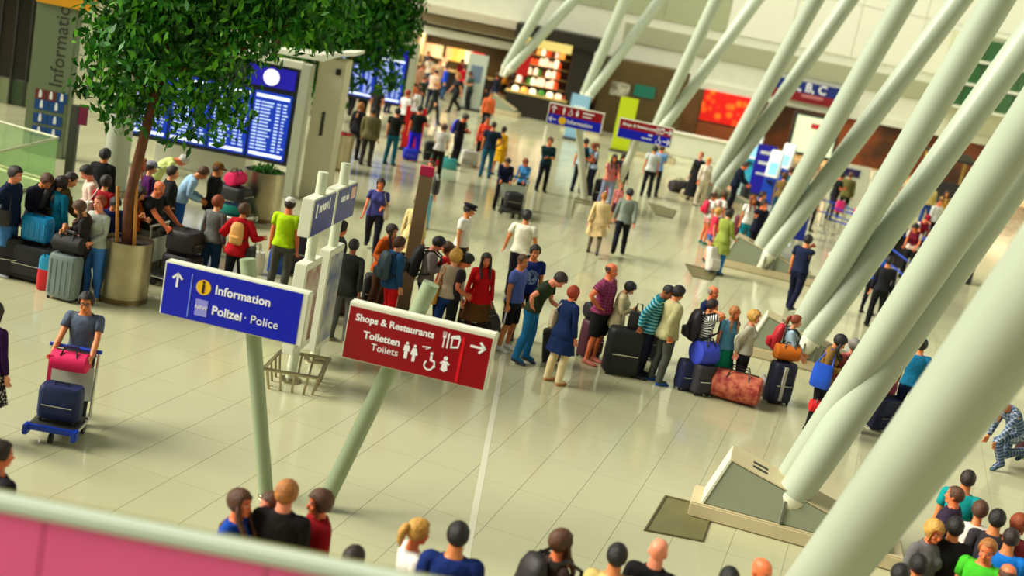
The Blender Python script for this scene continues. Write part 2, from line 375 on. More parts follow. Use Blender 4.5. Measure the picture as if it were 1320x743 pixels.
    me = bpy.data.meshes.new('long'); me.from_pydata(mb.v, [], mb.f); finish((sex,'long'), me, J, 'longhair')
    hair('curly', 1.702, 1.54, .036, drop=1.49, rnd=.22, wid=.5)
    # fringe of a balding head
    mb = MB(); rs = []
    for z, g in ((1.585,.0),(1.59,.012),(1.635,.014),(1.675,.01),(1.69,.0)):
        rs.append([((.079*math.sqrt(max(.05,1-((z-1.655)/.097)**2))+g)*math.cos(q), (.101*math.sqrt(max(.05,1-((z-1.655)/.097)**2))+g)*math.sin(q)+.002, z) for q in [R(-8) + R(196)*i/18 for i in range(19)]])
    n = 19
    mb.add([p for r in rs for p in r], [(k*n+i, k*n+i+1, (k+1)*n+i+1, (k+1)*n+i) for k in range(4) for i in range(18)])
    me = bpy.data.meshes.new('fringe'); me.from_pydata(mb.v, [], mb.f); finish((sex,'fringe'), me, J, 'head')
    mb = MB(); mb.tube([(0,.095,1.69),(0,.135,1.685),(0,.155,1.63),(0,.15,1.55),(0,.135,1.48)], [.02,.034,.04,.034,.01], 10)
    me = bpy.data.meshes.new('ponytail'); me.from_pydata(mb.v, [], mb.f); finish((sex,'ponytail'), me, J, 'head')
    mb = MB(); mb.ball((0,.11,1.70), .045, 12, 8); me = bpy.data.meshes.new('bun'); me.from_pydata(mb.v, [], mb.f); finish((sex,'bun'), me, J, 'head')
    mb = MB(); mb.loft([ell(.089,.11,(0,.0,1.66),24), ell(.091,.112,(0,0,1.69),24), ell(.085,.105,(0,.003,1.735),24), ell(.055,.07,(0,.004,1.765),24), ell(.01,.012,(0,.004,1.772),24)])
    mb.loft([[( .08*math.cos(q), -.09 - .085*max(0.,math.sin(q)) , 1.672 + dz) for q in [2*math.pi*i/20 for i in range(20)]] for dz in (-.006,.006)])
    me = bpy.data.meshes.new('cap'); me.from_pydata(mb.v, [], mb.f); finish((sex,'cap'), me, J, 'head')
    mb = MB(); mb.loft([ell(.088,.11,(0,0,1.675),24), ell(.089,.111,(0,0,1.705),24), ell(.125,.145,(0,-.006,1.735),24), ell(.118,.138,(0,-.006,1.752),24), ell(.03,.03,(0,-.006,1.762),24)])
    mb.loft([[( .075*math.cos(q), -.09 - .06*max(0.,math.sin(q)) , 1.675 + dz) for q in [2*math.pi*i/20 for i in range(20)]] for dz in (-.005,.005)])
    me = bpy.data.meshes.new('peaked_cap'); me.from_pydata(mb.v, [], mb.f); finish((sex,'peaked_cap'), me, J, 'head')
for _s in 'mf': make_templates(_s)

def rot(ax, deg):
    a = R(deg); c, s = math.cos(a), math.sin(a)
    return np.array({'x': ((1,0,0),(0,c,-s),(0,s,c)), 'y': ((c,0,s),(0,1,0),(-s,0,c)), 'z': ((c,-s,0),(s,c,0),(0,0,1))}[ax])
def swing(a, b):
    a = a/np.linalg.norm(a); b = b/np.linalg.norm(b); v = np.cross(a, b); c = a@b
    if c < -.999: return -np.eye(3)
    K = np.array(((0,-v[2],v[1]),(v[2],0,-v[0]),(-v[1],v[0],0))); return np.eye(3) + K + K@K/(1+c)
# arm targets: wrist place in the person's own frame (x to the left hand side, -y forward), for a height of 1.75
ARMS = {'down': (.235,-.02,.875), 'hip': (.2,.0,1.03), 'phone': (.07,-.24,1.22), 'text': (.06,-.27,1.16), 'ear': (.10,-.07,1.56), 'push': (.2,-.42,1.03),
        'handle': (.24,.12,.93), 'front': (.08,-.2,1.0), 'lean': (.15,-.38,1.0), 'wide': (.6,-.12,1.12), 'reach': (.2,-.5,1.2), 'strap': (.12,-.13,1.3), 'cross': (-.05,-.19,1.14), 'pull': (.26,.3,.86), 'fwd': (.24,-.2,.92), 'chin': (.04,-.13,1.47), 'up': (.22,-.1,1.7), 'mouth': (.03,-.17,1.5), 'low': (.2,-.35,.62), 'back': (.2,.14,.92), 'knees': (.12,-.42,.72)}
POLE = {'hip': (.8,.5,-.1), 'wide': (.3,.4,-.6), 'phone': (.35,.1,-1), 'cross': (.5,0,-.6), 'up': (.8,-.3,0), 'ear': (.9,-.2,-.6), 'chin': (.3,-.2,-1), 'push': (.5,.5,-.6)}
def pose_mats(J, po, sex):
    Rg, Tg = {}, {}
    def put(b, loc):
        p = PAR[b]
        if p is None: Rg[b] = loc; Tg[b] = J[b] - loc@J[b]
        else: Rg[b] = Rg[p]@loc; h = Rg[p]@J[b] + Tg[p]; Tg[b] = h - Rg[b]@J[b]
    put('pelvis', rot('z', po.get('ptw',0))@rot('y', po.get('side',0))@rot('x', po.get('pel',0)))
    b = po.get('bend', 0); tw = po.get('twist', 0); sl = po.get('slean', 0)
    put('spine', rot('z', tw*.5)@rot('x', b*.5)@rot('y', sl*.5)); put('chest', rot('z', tw*.5)@rot('x', b*.5)@rot('y', sl*.5))
    put('neck', rot('x', po.get('nod',0)*.4)@rot('z', po.get('turn',0)*.4)); put('head', rot('z', po.get('turn',0)*.6)@rot('x', po.get('nod',0)*.6)@rot('y', po.get('tilt',0)))
    for n, s in (('l',1), ('r',-1)):
        a = po.get('arm_'+n, 'down'); tgt = np.array(ARMS[a] if isinstance(a, str) else a, float); tgt = tgt*np.array((s,1,1))
        pole = np.array(POLE.get(a if isinstance(a, str) else '', (.25,.7,-.5)), float)*np.array((s,1,1))
        sh = Rg['chest']@J['uarm_'+n] + Tg['chest']; L1, L2 = .285, .25
        if not po.get('world'): # targets move along with the bent chest only when asked
            if po.get('carry'): tgt = Rg['chest']@tgt + Tg['chest']
        v = tgt - sh; d = np.linalg.norm(v); d2 = min(d, (L1+L2)*.995); u = v/d; x = (L1*L1 - L2*L2 + d2*d2)/(2*d2); hh = math.sqrt(max(1e-6, L1*L1 - x*x))
        pp = pole - u*(pole@u); pp /= np.linalg.norm(pp); el = sh + u*x + pp*hh; wr = sh + u*d2
        dr = np.array((s*math.sin(ARM_A), 0, -math.cos(ARM_A)))
        Ru = swing(dr, el - sh); Rg['uarm_'+n] = Ru; Tg['uarm_'+n] = sh - Ru@J['uarm_'+n]
        Rf = swing(Ru@dr, wr - el)@Ru; Rg['farm_'+n] = Rf; Tg['farm_'+n] = el - Rf@J['farm_'+n]
        put('hand_'+n, np.eye(3)); cu = po.get('curl', 28)
        if a in ('push','handle','pull','strap','reach','fwd','ear','phone','text','front','lean','mouth'): cu = 70
        ax = dr; fwv = np.array((0,-1.,0)); th = np.cross(dr, fwv)*s; q = R(cu)
        def curl(ang):  # bends the fingers about the knuckle line
            c_, s_ = math.cos(ang), math.sin(ang); k = fwv*s; K = np.array(((0,-k[2],k[1]),(k[2],0,-k[0]),(-k[1],k[0],0))); return np.eye(3) + K*s_ + K@K*(1-c_)
        put('fing_'+n, curl(q)); put('tip_'+n, curl(q*.9))
        put('thigh_'+n, rot('y', -s*po.get('abd', 2))@rot('x', -po.get('hip_'+n, 0)))
        put('shin_'+n, rot('x', po.get('knee_'+n, 4))); put('foot_'+n, rot('x', po.get('foot_'+n, po.get('hip_'+n,0) - po.get('knee_'+n,4))))
    return Rg, Tg
POSES = {
 'stand': {}, 'stand2': dict(hip_l=8, knee_l=14, hip_r=-2, slean=2), 'relax': dict(hip_r=12, knee_r=20, side=2, turn=10),
 'walk': dict(hip_l=22, knee_l=8, hip_r=-16, knee_r=22, arm_l=(.25,.16,.9), arm_r=(.25,-.2,.93), bend=4),
 'walk2': dict(hip_r=22, knee_r=8, hip_l=-16, knee_l=24, arm_r=(.25,.16,.9), arm_l=(.25,-.2,.93), bend=4),
 'text': dict(arm_l='text', arm_r='phone', nod=28, bend=6), 'phone': dict(arm_r='ear', nod=6), 'hips': dict(arm_r='hip', arm_l='down'), 'hips2': dict(arm_l='hip', arm_r='hip'),
 'push': dict(arm_l='push', arm_r='push', bend=8, hip_l=14, knee_l=8, hip_r=-8, knee_r=14), 'lean': dict(arm_l='lean', arm_r='lean', bend=20, nod=10),
 'look': dict(nod=25, bend=8, arm_l='front', arm_r='front'), 'pull': dict(arm_r='pull', hip_l=12, knee_l=6, hip_r=-8, knee_r=10), 'handle': dict(arm_r='handle'), 'handle_l': dict(arm_l='handle', slean=2),
 'cross': dict(arm_l='cross', arm_r='cross'), 'strap': dict(arm_l='strap'), 'wide': dict(arm_l='wide', arm_r='wide'), 'bent': dict(bend=45, pel=18, hip_l=18, hip_r=18, arm_l='low', arm_r='low', nod=10),
 'chin': dict(arm_r='mouth', bend=2), 'kneel': dict(hip_l=88, knee_l=100, hip_r=10, knee_r=100, bend=42, pel=12, arm_l='knees', arm_r='low', nod=10, foot_l=0, foot_r=-60),
 'reach': dict(arm_l='reach', arm_r='fwd', bend=6),
 'sit': dict(hip_l=88, hip_r=88, knee_l=88, knee_r=88, arm_l=(.14,-.3,.98), arm_r=(.14,-.3,.98), bend=6),
}
SKINS = {'light': (238,160,112), 'pink': (244,148,112), 'tan': (214,128,72), 'brown': (150,84,46), 'red': (232,120,70)}
def skin_mat(k):
    nm = 'skin_' + k
    if nm in _M: return _M[nm]
    mt = mat(nm, SKINS[k], .5, noise=.12, nscale=9, coord='Object'); nt = mt.node_tree; b = nt.nodes['Principled BSDF']
    at_ = nt.nodes.new('ShaderNodeAttribute'); at_.attribute_name = 'rest'
    sp = nt.nodes.new('ShaderNodeSeparateXYZ'); nt.links.new(at_.outputs['Vector'], sp.inputs[0])
    def mth(op, a, b_=None):
        n = nt.nodes.new('ShaderNodeMath'); n.operation = op
        for i, v in enumerate((a, b_)):
            if v is None: continue
            if isinstance(v, (int, float)): n.inputs[i].default_value = v
            else: nt.links.new(v, n.inputs[i])
        return n.outputs[0]
    ax = mth('ABSOLUTE', sp.outputs[0]); fr = mth('LESS_THAN', sp.outputs[1], -.06)
    prev = b.inputs['Base Color'].links[0].from_socket
    def spot(cx, cz, rx, rz, col):
        nonlocal prev
        dx = mth('DIVIDE', mth('SUBTRACT', ax, cx), rx); dz = mth('DIVIDE', mth('SUBTRACT', sp.outputs[2], cz), rz)
        ins = mth('MULTIPLY', mth('LESS_THAN', mth('ADD', mth('MULTIPLY', dx, dx), mth('MULTIPLY', dz, dz)), 1.), fr)
        mx = nt.nodes.new('ShaderNodeMix'); mx.data_type = 'RGBA'; nt.links.new(ins, mx.inputs[0]); nt.links.new(prev, mx.inputs[6]); mx.inputs[7].default_value = lin(col) + (1,); prev = mx.outputs[2]
    sk = SKINS[k]
    spot(.031, 1.637, .013, .0065, (235,230,220)); spot(.031, 1.637, .006, .0065, (40,26,18)); spot(.032, 1.6585, .02, .0045, (70,45,28) if k != 'brown' else (25,18,14))
    spot(0, 1.5645, .023, .009, (int(sk[0]*.8), int(sk[1]*.55), int(sk[2]*.62)))
    nt.links.new(prev, b.inputs['Base Color']); b.inputs['Subsurface Weight'].default_value = 0.
    return mt
def cloth(c, pat=None, c2=(240,240,235)):
    nm = 'cloth_%d_%d_%d_%s' % (c + (pat or 'plain',)) + ('_%d_%d_%d' % c2 if pat else '')
    if nm in _M: return _M[nm]
    mt = mat(nm, c, .85, noise=.22, nscale=5, bump=.9, bscale=9, spec=.2); nt = mt.node_tree; b = nt.nodes['Principled BSDF']
    at_ = nt.nodes.new('ShaderNodeAttribute'); at_.attribute_name = 'rest'
    if pat:
        prev = b.inputs['Base Color'].links[0].from_socket
        sp = nt.nodes.new('ShaderNodeSeparateXYZ'); nt.links.new(at_.outputs['Vector'], sp.inputs[0])
        def stripe(sock, per, duty):
            n = nt.nodes.new('ShaderNodeMath'); n.operation = 'FRACT'; q = nt.nodes.new('ShaderNodeMath'); q.operation = 'DIVIDE'; nt.links.new(sock, q.inputs[0]); q.inputs[1].default_value = per
            nt.links.new(q.outputs[0], n.inputs[0]); l = nt.nodes.new('ShaderNodeMath'); l.operation = 'LESS_THAN'; nt.links.new(n.outputs[0], l.inputs[0]); l.inputs[1].default_value = duty; return l.outputs[0]
        if pat == 'stripes': fac = stripe(sp.outputs[2], .045, .5)
        elif pat == 'thin': fac = stripe(sp.outputs[2], .06, .3)
        elif pat in ('check', 'plaid'):
            a = stripe(sp.outputs[2], .05 if pat == 'check' else .06, .25); d = stripe(sp.outputs[0], .05 if pat == 'check' else .06, .25)
            n = nt.nodes.new('ShaderNodeMath'); n.operation = 'ADD'; nt.links.new(a, n.inputs[0]); nt.links.new(d, n.inputs[1]); m2 = nt.nodes.new('ShaderNodeMath'); m2.operation = 'MULTIPLY'; nt.links.new(n.outputs[0], m2.inputs[0]); m2.inputs[1].default_value = .4; fac = m2.outputs[0]
        elif pat == 'print':   # a worn print across the chest
            n = nt.nodes.new('ShaderNodeTexNoise'); n.inputs['Scale'].default_value = 45; nt.links.new(at_.outputs['Vector'], n.inputs['Vector'])
            g = nt.nodes.new('ShaderNodeMath'); g.operation = 'GREATER_THAN'; nt.links.new(n.outputs[0], g.inputs[0]); g.inputs[1].default_value = .52
            vs = nt.nodes.new('ShaderNodeVectorMath'); vs.operation = 'DISTANCE'; nt.links.new(at_.outputs['Vector'], vs.inputs[0]); vs.inputs[1].default_value = (0,-.13,1.2)
            l = nt.nodes.new('ShaderNodeMath'); l.operation = 'LESS_THAN'; nt.links.new(vs.outputs['Value'], l.inputs[0]); l.inputs[1].default_value = .13
            m2 = nt.nodes.new('ShaderNodeMath'); m2.operation = 'MULTIPLY'; nt.links.new(g.outputs[0], m2.inputs[0]); nt.links.new(l.outputs[0], m2.inputs[1]); fac = m2.outputs[0]
        elif pat == 'dots':
            n = nt.nodes.new('ShaderNodeTexVoronoi'); n.inputs['Scale'].default_value = 28; nt.links.new(at_.outputs['Vector'], n.inputs['Vector'])
            g = nt.nodes.new('ShaderNodeMath'); g.operation = 'LESS_THAN'; nt.links.new(n.outputs[0], g.inputs[0]); g.inputs[1].default_value = .35; fac = g.outputs[0]
        elif pat == 'yoke':   # a lighter band at chest and shoulders
            g = nt.nodes.new('ShaderNodeMath'); g.operation = 'GREATER_THAN'; nt.links.new(sp.outputs[2], g.inputs[0]); g.inputs[1].default_value = 1.3; fac = g.outputs[0]
        elif pat == 'sidestripe':
            ab = nt.nodes.new('ShaderNodeMath'); ab.operation = 'ABSOLUTE'; nt.links.new(sp.outputs[1], ab.inputs[0]); g = nt.nodes.new('ShaderNodeMath'); g.operation = 'LESS_THAN'; nt.links.new(ab.outputs[0], g.inputs[0]); g.inputs[1].default_value = .014; fac = g.outputs[0]
        mx = nt.nodes.new('ShaderNodeMix'); mx.data_type = 'RGBA'; nt.links.new(fac, mx.inputs[0]); nt.links.new(prev, mx.inputs[6]); mx.inputs[7].default_value = lin(c2) + (1,); nt.links.new(mx.outputs[2], b.inputs['Base Color'])
    return mt
HAIRC = {'black': (22,18,18), 'dark': (44,28,20), 'brown': (92,54,28), 'auburn': (150,64,20), 'red': (176,56,10), 'blonde': (226,168,74), 'grey': (150,142,132), 'white': (220,214,204), 'fair': (190,120,54)}
def hair_mat(k): return mat('hair_' + k, HAIRC[k], .55, noise=.4, nscale=22, bump=.6, bscale=70)
LAST = {}
def person(px, label, H=1.72, yaw=0., pose='stand', sex='m', skin='light', hair=('short','dark'), wear=(('tshirt',(90,90,90)), ('trousers',(40,40,50))), shoes=(30,28,28), wide=1., group=None, child=False, z=0., tweak=None, extra=(), where=None):
    """px: the crown of the head in the photograph"""
    po = dict(POSES[pose]) if isinstance(pose, str) else dict(pose)
    if tweak: po.update(tweak)
    J0 = joints(sex); rng = random.Random(label); po.setdefault('turn', rng.uniform(-14, 14)); po.setdefault('nod', rng.uniform(-2, 10)); po.setdefault('twist', rng.uniform(-6, 6))
    hs = 1.22 if child else 1.0
    def shape(P):
        P = P.copy(); k = 1 + (wide-1)*(1 - sm((P[:,2]-1.42)/.1))*sm((P[:,2]-.3)/.4); P[:,0] *= 1 + (k-1)*.7; P[:,1] *= k
        if hs != 1: t = sm((P[:,2]-1.5)/.05)[:,None]; P = P + (P - np.array((0,0,1.53)))*(hs-1)*t
        return P
    J = {k: shape(v[None])[0] for k, v in J0.items()}
    Rg, Tg = pose_mats(J, po, sex)
    def skinned(key):
        me, P, W = TPL[(sex, key)]; Q = shape(P); out = np.zeros_like(Q)
        for i, b in enumerate(BONES):
            w = W[:,i]; ix = w > 1e-4
            if ix.any(): out[ix] += w[ix,None]*(Q[ix]@Rg[b].T + Tg[b])
        return out
    body = skinned('body'); zmin = body[:,2].min(); sc = H/(1.75 + (.0 if not child else .045))
    P0 = TPL[(sex,'body')][1]; hd = body[P0[:,2] > 1.6]; ht = hd[hd[:,2].argmax()]
    cz, sz = math.cos(R(yaw)), math.sin(R(yaw))
    hx, hy, hz = ht[0]*sc, ht[1]*sc, (ht[2]-zmin)*sc + z
    if where is None:
        w = at(px[0], px[1], hz + .01); root = Vector((w.x - (hx*cz - hy*sz), w.y - (hx*sz + hy*cz), z))
    else: root = Vector(where)
    e = empty('person', root, R(yaw), label, 'person', group)
    def put(nm, key, mt):
        me0 = TPL[(sex,key)][0]; me = me0.copy(); me.name = nm; V = skinned(key); V[:,2] -= zmin; V *= sc
        me.vertices.foreach_set('co', V.astype(np.float32).ravel()); me.materials.clear(); me.materials.append(mt); me.update()
        return link(nm, me, None, e)
    put('body', 'body', skin_mat(skin))
    if hair:
        put('hair', hair[0] if hair[0] not in ('ponytail','bun') else 'short', hair_mat(hair[1]))
        if hair[0] in ('ponytail','bun'): put(hair[0], hair[0], hair_mat(hair[1]))
    NM = {'coat_skirt': 'coat_tail', 'long_coat_skirt': 'coat_tail', 'hotpants': 'shorts', 'long_skirt': 'skirt'}
    for g in wear:
        put(NM.get(g[0], g[0]), g[0], cloth(*g[1:]))
    if shoes:
        sm_ = mat('shoe_%d_%d_%d' % shoes, shoes, .5)
        for n in 'lr': put('shoe', 'shoe_'+n, sm_)
    for g in extra: put(g[0], g[0], cloth(g[1]))
    LAST.update(root=e, sc=sc, zmin=zmin, Rg=Rg, Tg=Tg, J=J, loc=root, yaw=R(yaw))
    return e
def bone_point(b, p):      # a place fixed to a bone of the last person, in the world
    q = LAST['Rg'][b]@np.array(p, float) + LAST['Tg'][b]; q = (q - np.array((0,0,LAST['zmin'])))*LAST['sc']
    c, s = math.cos(LAST['yaw']), math.sin(LAST['yaw']); return Vector((LAST['loc'][0] + q[0]*c - q[1]*s, LAST['loc'][1] + q[0]*s + q[1]*c, LAST['loc'][2] + q[2]))
def bone_mat(b):
    M = Matrix([list(r) for r in LAST['Rg'][b]]).to_4x4(); return Matrix.Rotation(LAST['yaw'], 4, 'Z') @ M
# ------------------------------------------------------------------ the hall: floor
def island_mat(name, c, var, rough, bump=0.):
    mt = mat(name, c, rough, spec=.8); nt = mt.node_tree; b = nt.nodes['Principled BSDF']
    g = nt.nodes.new('ShaderNodeNewGeometry'); tc = nt.nodes.new('ShaderNodeTexCoord')
    n = nt.nodes.new('ShaderNodeTexNoise'); n.inputs['Scale'].default_value = .9; n.inputs['Detail'].default_value = 6; nt.links.new(g.outputs['Position'], n.inputs['Vector'])
    ad = nt.nodes.new('ShaderNodeMath'); ad.operation = 'ADD'; nt.links.new(g.outputs['Random Per Island'], ad.inputs[0]); nt.links.new(n.outputs[0], ad.inputs[1])
    mr = nt.nodes.new('ShaderNodeMapRange'); mr.inputs[1].default_value = .2; mr.inputs[2].default_value = 1.8; mr.inputs[3].default_value = 1 - var; mr.inputs[4].default_value = 1 + var*.6
    nt.links.new(ad.outputs[0], mr.inputs[0])
    mx = nt.nodes.new('ShaderNodeVectorMath'); mx.operation = 'SCALE'; mx.inputs[0].default_value = lin(c); nt.links.new(mr.outputs[0], mx.inputs['Scale']); nt.links.new(mx.outputs[0], b.inputs['Base Color'])
    n2 = nt.nodes.new('ShaderNodeTexNoise'); n2.inputs['Scale'].default_value = 2.; nt.links.new(g.outputs['Position'], n2.inputs['Vector'])
    m2 = nt.nodes.new('ShaderNodeMapRange'); m2.inputs[3].default_value = rough - .06; m2.inputs[4].default_value = rough + .08; nt.links.new(n2.outputs[0], m2.inputs[0]); nt.links.new(m2.outputs[0], b.inputs['Roughness'])
    return mt
M_TILE = island_mat('floor_stone', (186, 184, 146), .13, .12)
M_GROUT = mat('grout', (166, 162, 128), .6)
WHITE = mat('white_paint', (230, 231, 208), .45, noise=.05, nscale=1.5)
WALLW = mat('wall_white', (240, 240, 218), .5, noise=.03, nscale=.5)
CREAM = mat('cream_paint', (208, 200, 160), .6, noise=.08, nscale=2.)
GREYW = mat('grey_band', (170, 172, 138), .6)
STEEL = mat('brushed_steel', (176, 166, 136), .32, 1., noise=.15, nscale=3, bump=.08, bscale=30)
CHROME = mat('bright_steel', (214, 214, 204), .25, 1.)
BLACK = mat('black_plastic', (20, 20, 22), .4)
DARK = mat('dark_metal', (50, 50, 46), .45)
SIGNB = mat('sign_blue', (4, 26, 190), .3, spec=.4)
SIGNR = mat('sign_red', (150, 4, 22), .3, spec=.4)
SIGNR2 = mat('sign_red_light', (226, 16, 32), .3)
LETW = mat('letter_white', (250, 250, 250), .5)
YEL = mat('sign_yellow', (250, 196, 12), .4)

floor = MB(); floor.box(-60, 60, -12, 90, -.2, -.004); floor = tag(ob('floor', floor, M_GROUT), kind='structure')
ta = R(-15); ct, st_ = math.cos(ta), math.sin(ta)
TW, TL_ = .68, 1.36
tiles = []
for i in range(-95, 110):
    for j in range(-12, 56):
        u = (i + .5)*TW; v = (j + .5)*TL_; x, y = u*ct - v*st_, u*st_ + v*ct
        if y < 2 or y > 66 or abs(x) > .44*y + 9: continue
        vis = y > 9.5 and abs(x) < .44*y + 2.2; tiles.append((y if vis else y + 500, x, y, i, j))
tiles.sort()
tm = MB(); h = .003
tm.add([(-TW/2+h,-TL_/2+h,0),(TW/2-h,-TL_/2+h,0),(TW/2-h,TL_/2-h,0),(-TW/2+h,TL_/2-h,0),(-TW/2+h,-TL_/2+h,-.004),(TW/2-h,-TL_/2+h,-.004),(TW/2-h,TL_/2-h,-.004),(-TW/2+h,TL_/2-h,-.004)],
       [(0,1,2,3),(0,4,5,1),(1,5,6,2),(2,6,7,3),(3,7,4,0)])
tme = bpy.data.meshes.new('tile'); tme.from_pydata(tm.v, [], tm.f); tme.materials.append(M_TILE)
for _k, x, y, i, j in tiles[:298]:
    o = link('tile', tme, None, floor); o.location = (x, y, 0); o.rotation_euler = (0, 0, ta)
rest = MB()
for _k, x, y, i, j in tiles[298:]:
    rest.add([(p[0]*ct - p[1]*st_ + x, p[0]*st_ + p[1]*ct + y, 0) for p in tm.v[:4]], [(0,1,2,3)])
tag(ob('tile_field', rest, M_TILE, floor), kind='stuff')
jm = MB(); jm.box(.05, .13, 9, 60, -.003, .002); ob('expansion_joint', jm, mat('joint_metal', (204, 202, 176), .3), floor)

# ------------------------------------------------------------------ the back wall with its shops
YB = 66.
def wbox(tl, br, Y, dep, name, mt, parent=None, bevel=0.):
    a, b = atY(*tl, Y), atY(*br, Y); mb = MB(); mb.box(min(a.x,b.x), max(a.x,b.x), Y, Y+dep, min(a.z,b.z), max(a.z,b.z))
    return ob(name, mb, mt, parent, bevel=bevel)
wall = MB(); zb = 2.75
wall.box(-45, 45, YB, YB+.4, zb, 16); wall.box(-45, -16, YB, YB+.4, 0, zb)
wall = tag(ob('wall_back', wall, WHITE), kind='structure')
for k in range(16):
    for q in range(3):
        p1 = MB(); p1.box(-24+k*3.2+.02, -24+(k+1)*3.2-.02, YB-.06, YB, 5.7+q*2.6+.02, 5.7+(q+1)*2.6-.02)
        ob('panel', p1, mat('pale_panel', (172, 178, 138), .5, noise=.05, nscale=.6) if k < 10 else WALLW, wall)
b1 = MB(); b1.box(3, 30, YB-.1, YB, 4.35, 5.25); ob('grey_band', b1, GREYW, wall)
b2 = MB(); b2.box(-12, 30, YB-.14, YB, 2.75, 3.15); ob('fascia', b2, WHITE, wall)
shopb = MB(); shopb.box(-16, 40, YB+6, YB+6.3, 0, zb+.3); shopb.box(-16, 40, YB+.4, YB+6, zb+.02, zb+.3); tag(ob('wall_shop', shopb, mat('shop_brown', (116, 60, 22), .6, noise=.5, nscale=.5, c2=(40, 24, 12))), kind='structure')
bl = MB(); bl.box(-46, -45, -10, YB, 0, 16); tag(ob('wall_left', bl, WHITE), kind='structure')
br_ = MB(); br_.box(45, 46, -10, YB, 0, 16); tag(ob('wall_right', br_, WHITE), kind='structure')

# banner over the shops
e = empty('hanging_banner', (0,0,0), 0, 'blue and red gate banner reading A, B, C on the white fascia', 'banner')
a, b = atY(1000, 98, YB-.3), atY(1086, 142, YB-.3); zt, zm, z0 = a.z, a.z*.45 + b.z*.55, b.z
mb = MB(); mb.box(a.x, b.x, YB-.35, YB-.14, zm, zt); ob('blue_field', mb, mat('banner_blue', (8, 40, 120), .4), e)
mb = MB(); mb.box(a.x, b.x, YB-.35, YB-.14, z0, zm); ob('red_field', mb, mat('banner_red', (140, 10, 30), .4), e)
text('lettering', 'A, B, C', .62, LETW, e, (a.x*.52+b.x*.48, YB-.36, (zm+zt)/2), align='CENTER', bold=.015)
mb = MB(); mb.box(a.x*.6+b.x*.4, a.x*.3+b.x*.7, YB-.37, YB-.34, z0+.25, z0+.4); ob('text_line', mb, mat('faint_white', (200,120,120), .5), e)

EMI = lambda n, c, s: mat(n, c, .5, emit=s)
# roller shutter
e = empty('roller_shutter', (0,0,0), 0, 'closed brown roller shutter beside the glowing red screen', 'shutter')
a, b = atY(872, 120, YB-.05), atY(908, 188, YB-.05)
for k in range(14):
    mb = MB(); z = .02 + k*(2.7/14); mb.box(a.x, b.x+.5, YB-.12, YB-.06, z, z+2.7/14-.03); ob('slat', mb, mat('shutter_brown', (112, 78, 34), .5), e)
# red screen
e = empty('video_screen', (0,0,0), 0, 'large glowing red and orange screen in a shop front', 'screen')
a, b = atY(909, 116, YB-.1), atY(962, 166, YB-.1)
mt = EMI('screen_red', (240, 40, 8), 1.0); nt = mt.node_tree; nd = nt.nodes.new('ShaderNodeTexVoronoi'); nd.inputs['Scale'].default_value = 2.2
tc = nt.nodes.new('ShaderNodeTexCoord'); nt.links.new(tc.outputs['Object'], nd.inputs['Vector']); cr = nt.nodes.new('ShaderNodeValToRGB')
cr.color_ramp.elements[0].color = lin((255,120,20))+(1,); cr.color_ramp.elements[1].color = lin((190,8,4))+(1,); cr.color_ramp.elements[1].position = .5
nt.links.new(nd.outputs['Distance'], cr.inputs[0]); nt.links.new(cr.outputs[0], nt.nodes['Principled BSDF'].inputs['Emission Color']); nt.links.new(cr.outputs[0], nt.nodes['Principled BSDF'].inputs['Base Color'])
mb = MB(); mb.box(a.x, b.x, YB-.2, YB-.1, b.z, zb+.02); ob('display', mb, mt, e)
mb = MB(); mb.box(a.x-.12, b.x+.12, YB-.1, YB-.02, b.z-.1, zb+.1); ob('frame', mb, DARK, e)
mb = MB(); mb.box(a.x, b.x, YB-.25, YB-.05, 0, b.z-.1); ob('plinth', mb, mat('terracotta', (170, 84, 34), .5), e)
# white desk in front of it
def desk(p0, p1, Y, h, label, mt=WHITE, d=.7):
    a, b = atY(*p0, Y), atY(*p1, Y); e = empty('service_desk', ((a.x+b.x)/2, Y, 0), 0, label, 'desk'); w = (b.x-a.x)/2
    mb = MB(); mb.box(-w, w, 0, d, 0, h-.05); ob('front', mb, mt, e, bevel=.02)
    mb = MB(); mb.box(-w-.05, w+.05, -.06, d+.04, h-.05, h); ob('counter_top', mb, mat('desk_top', (236,232,210), .3), e, bevel=.01)
    return e
desk((846,200), (935,215), 58, 1.05, 'long white service desk in front of the red screen')
desk((196,215), (312,240), 32, .95, 'long white counter below the flight board screens', WALLW, d=.9)
# map board
e = empty('lit_map_board', (0,0,0), 0, 'white backlit map board with a red mark in a dark frame', 'sign')
a, b = atY(1028, 152, 64), atY(1070, 204, 64)
mb = MB(); mb.box(a.x-.15, b.x+.15, 64.02, 64.3, b.z-.15, zb-.05); ob('frame', mb, DARK, e)
mb = MB(); mb.box(a.x, b.x, 63.98, 64.02, b.z, zb-.2); ob('lit_panel', mb, EMI('lit_white', (214,226,190), .55), e)
mb = MB(); mb.box(a.x+.75, a.x+1.2, 63.95, 63.98, zb-.75, zb-.5); ob('red_mark', mb, mat('red_mark', (214,40,50), .5), e)
mb = MB()
for sx in (a.x-.1, b.x+.1): mb.box(sx-.05, sx+.05, 64.1, 64.25, 0, b.z-.15)
ob('leg', mb, DARK, e)
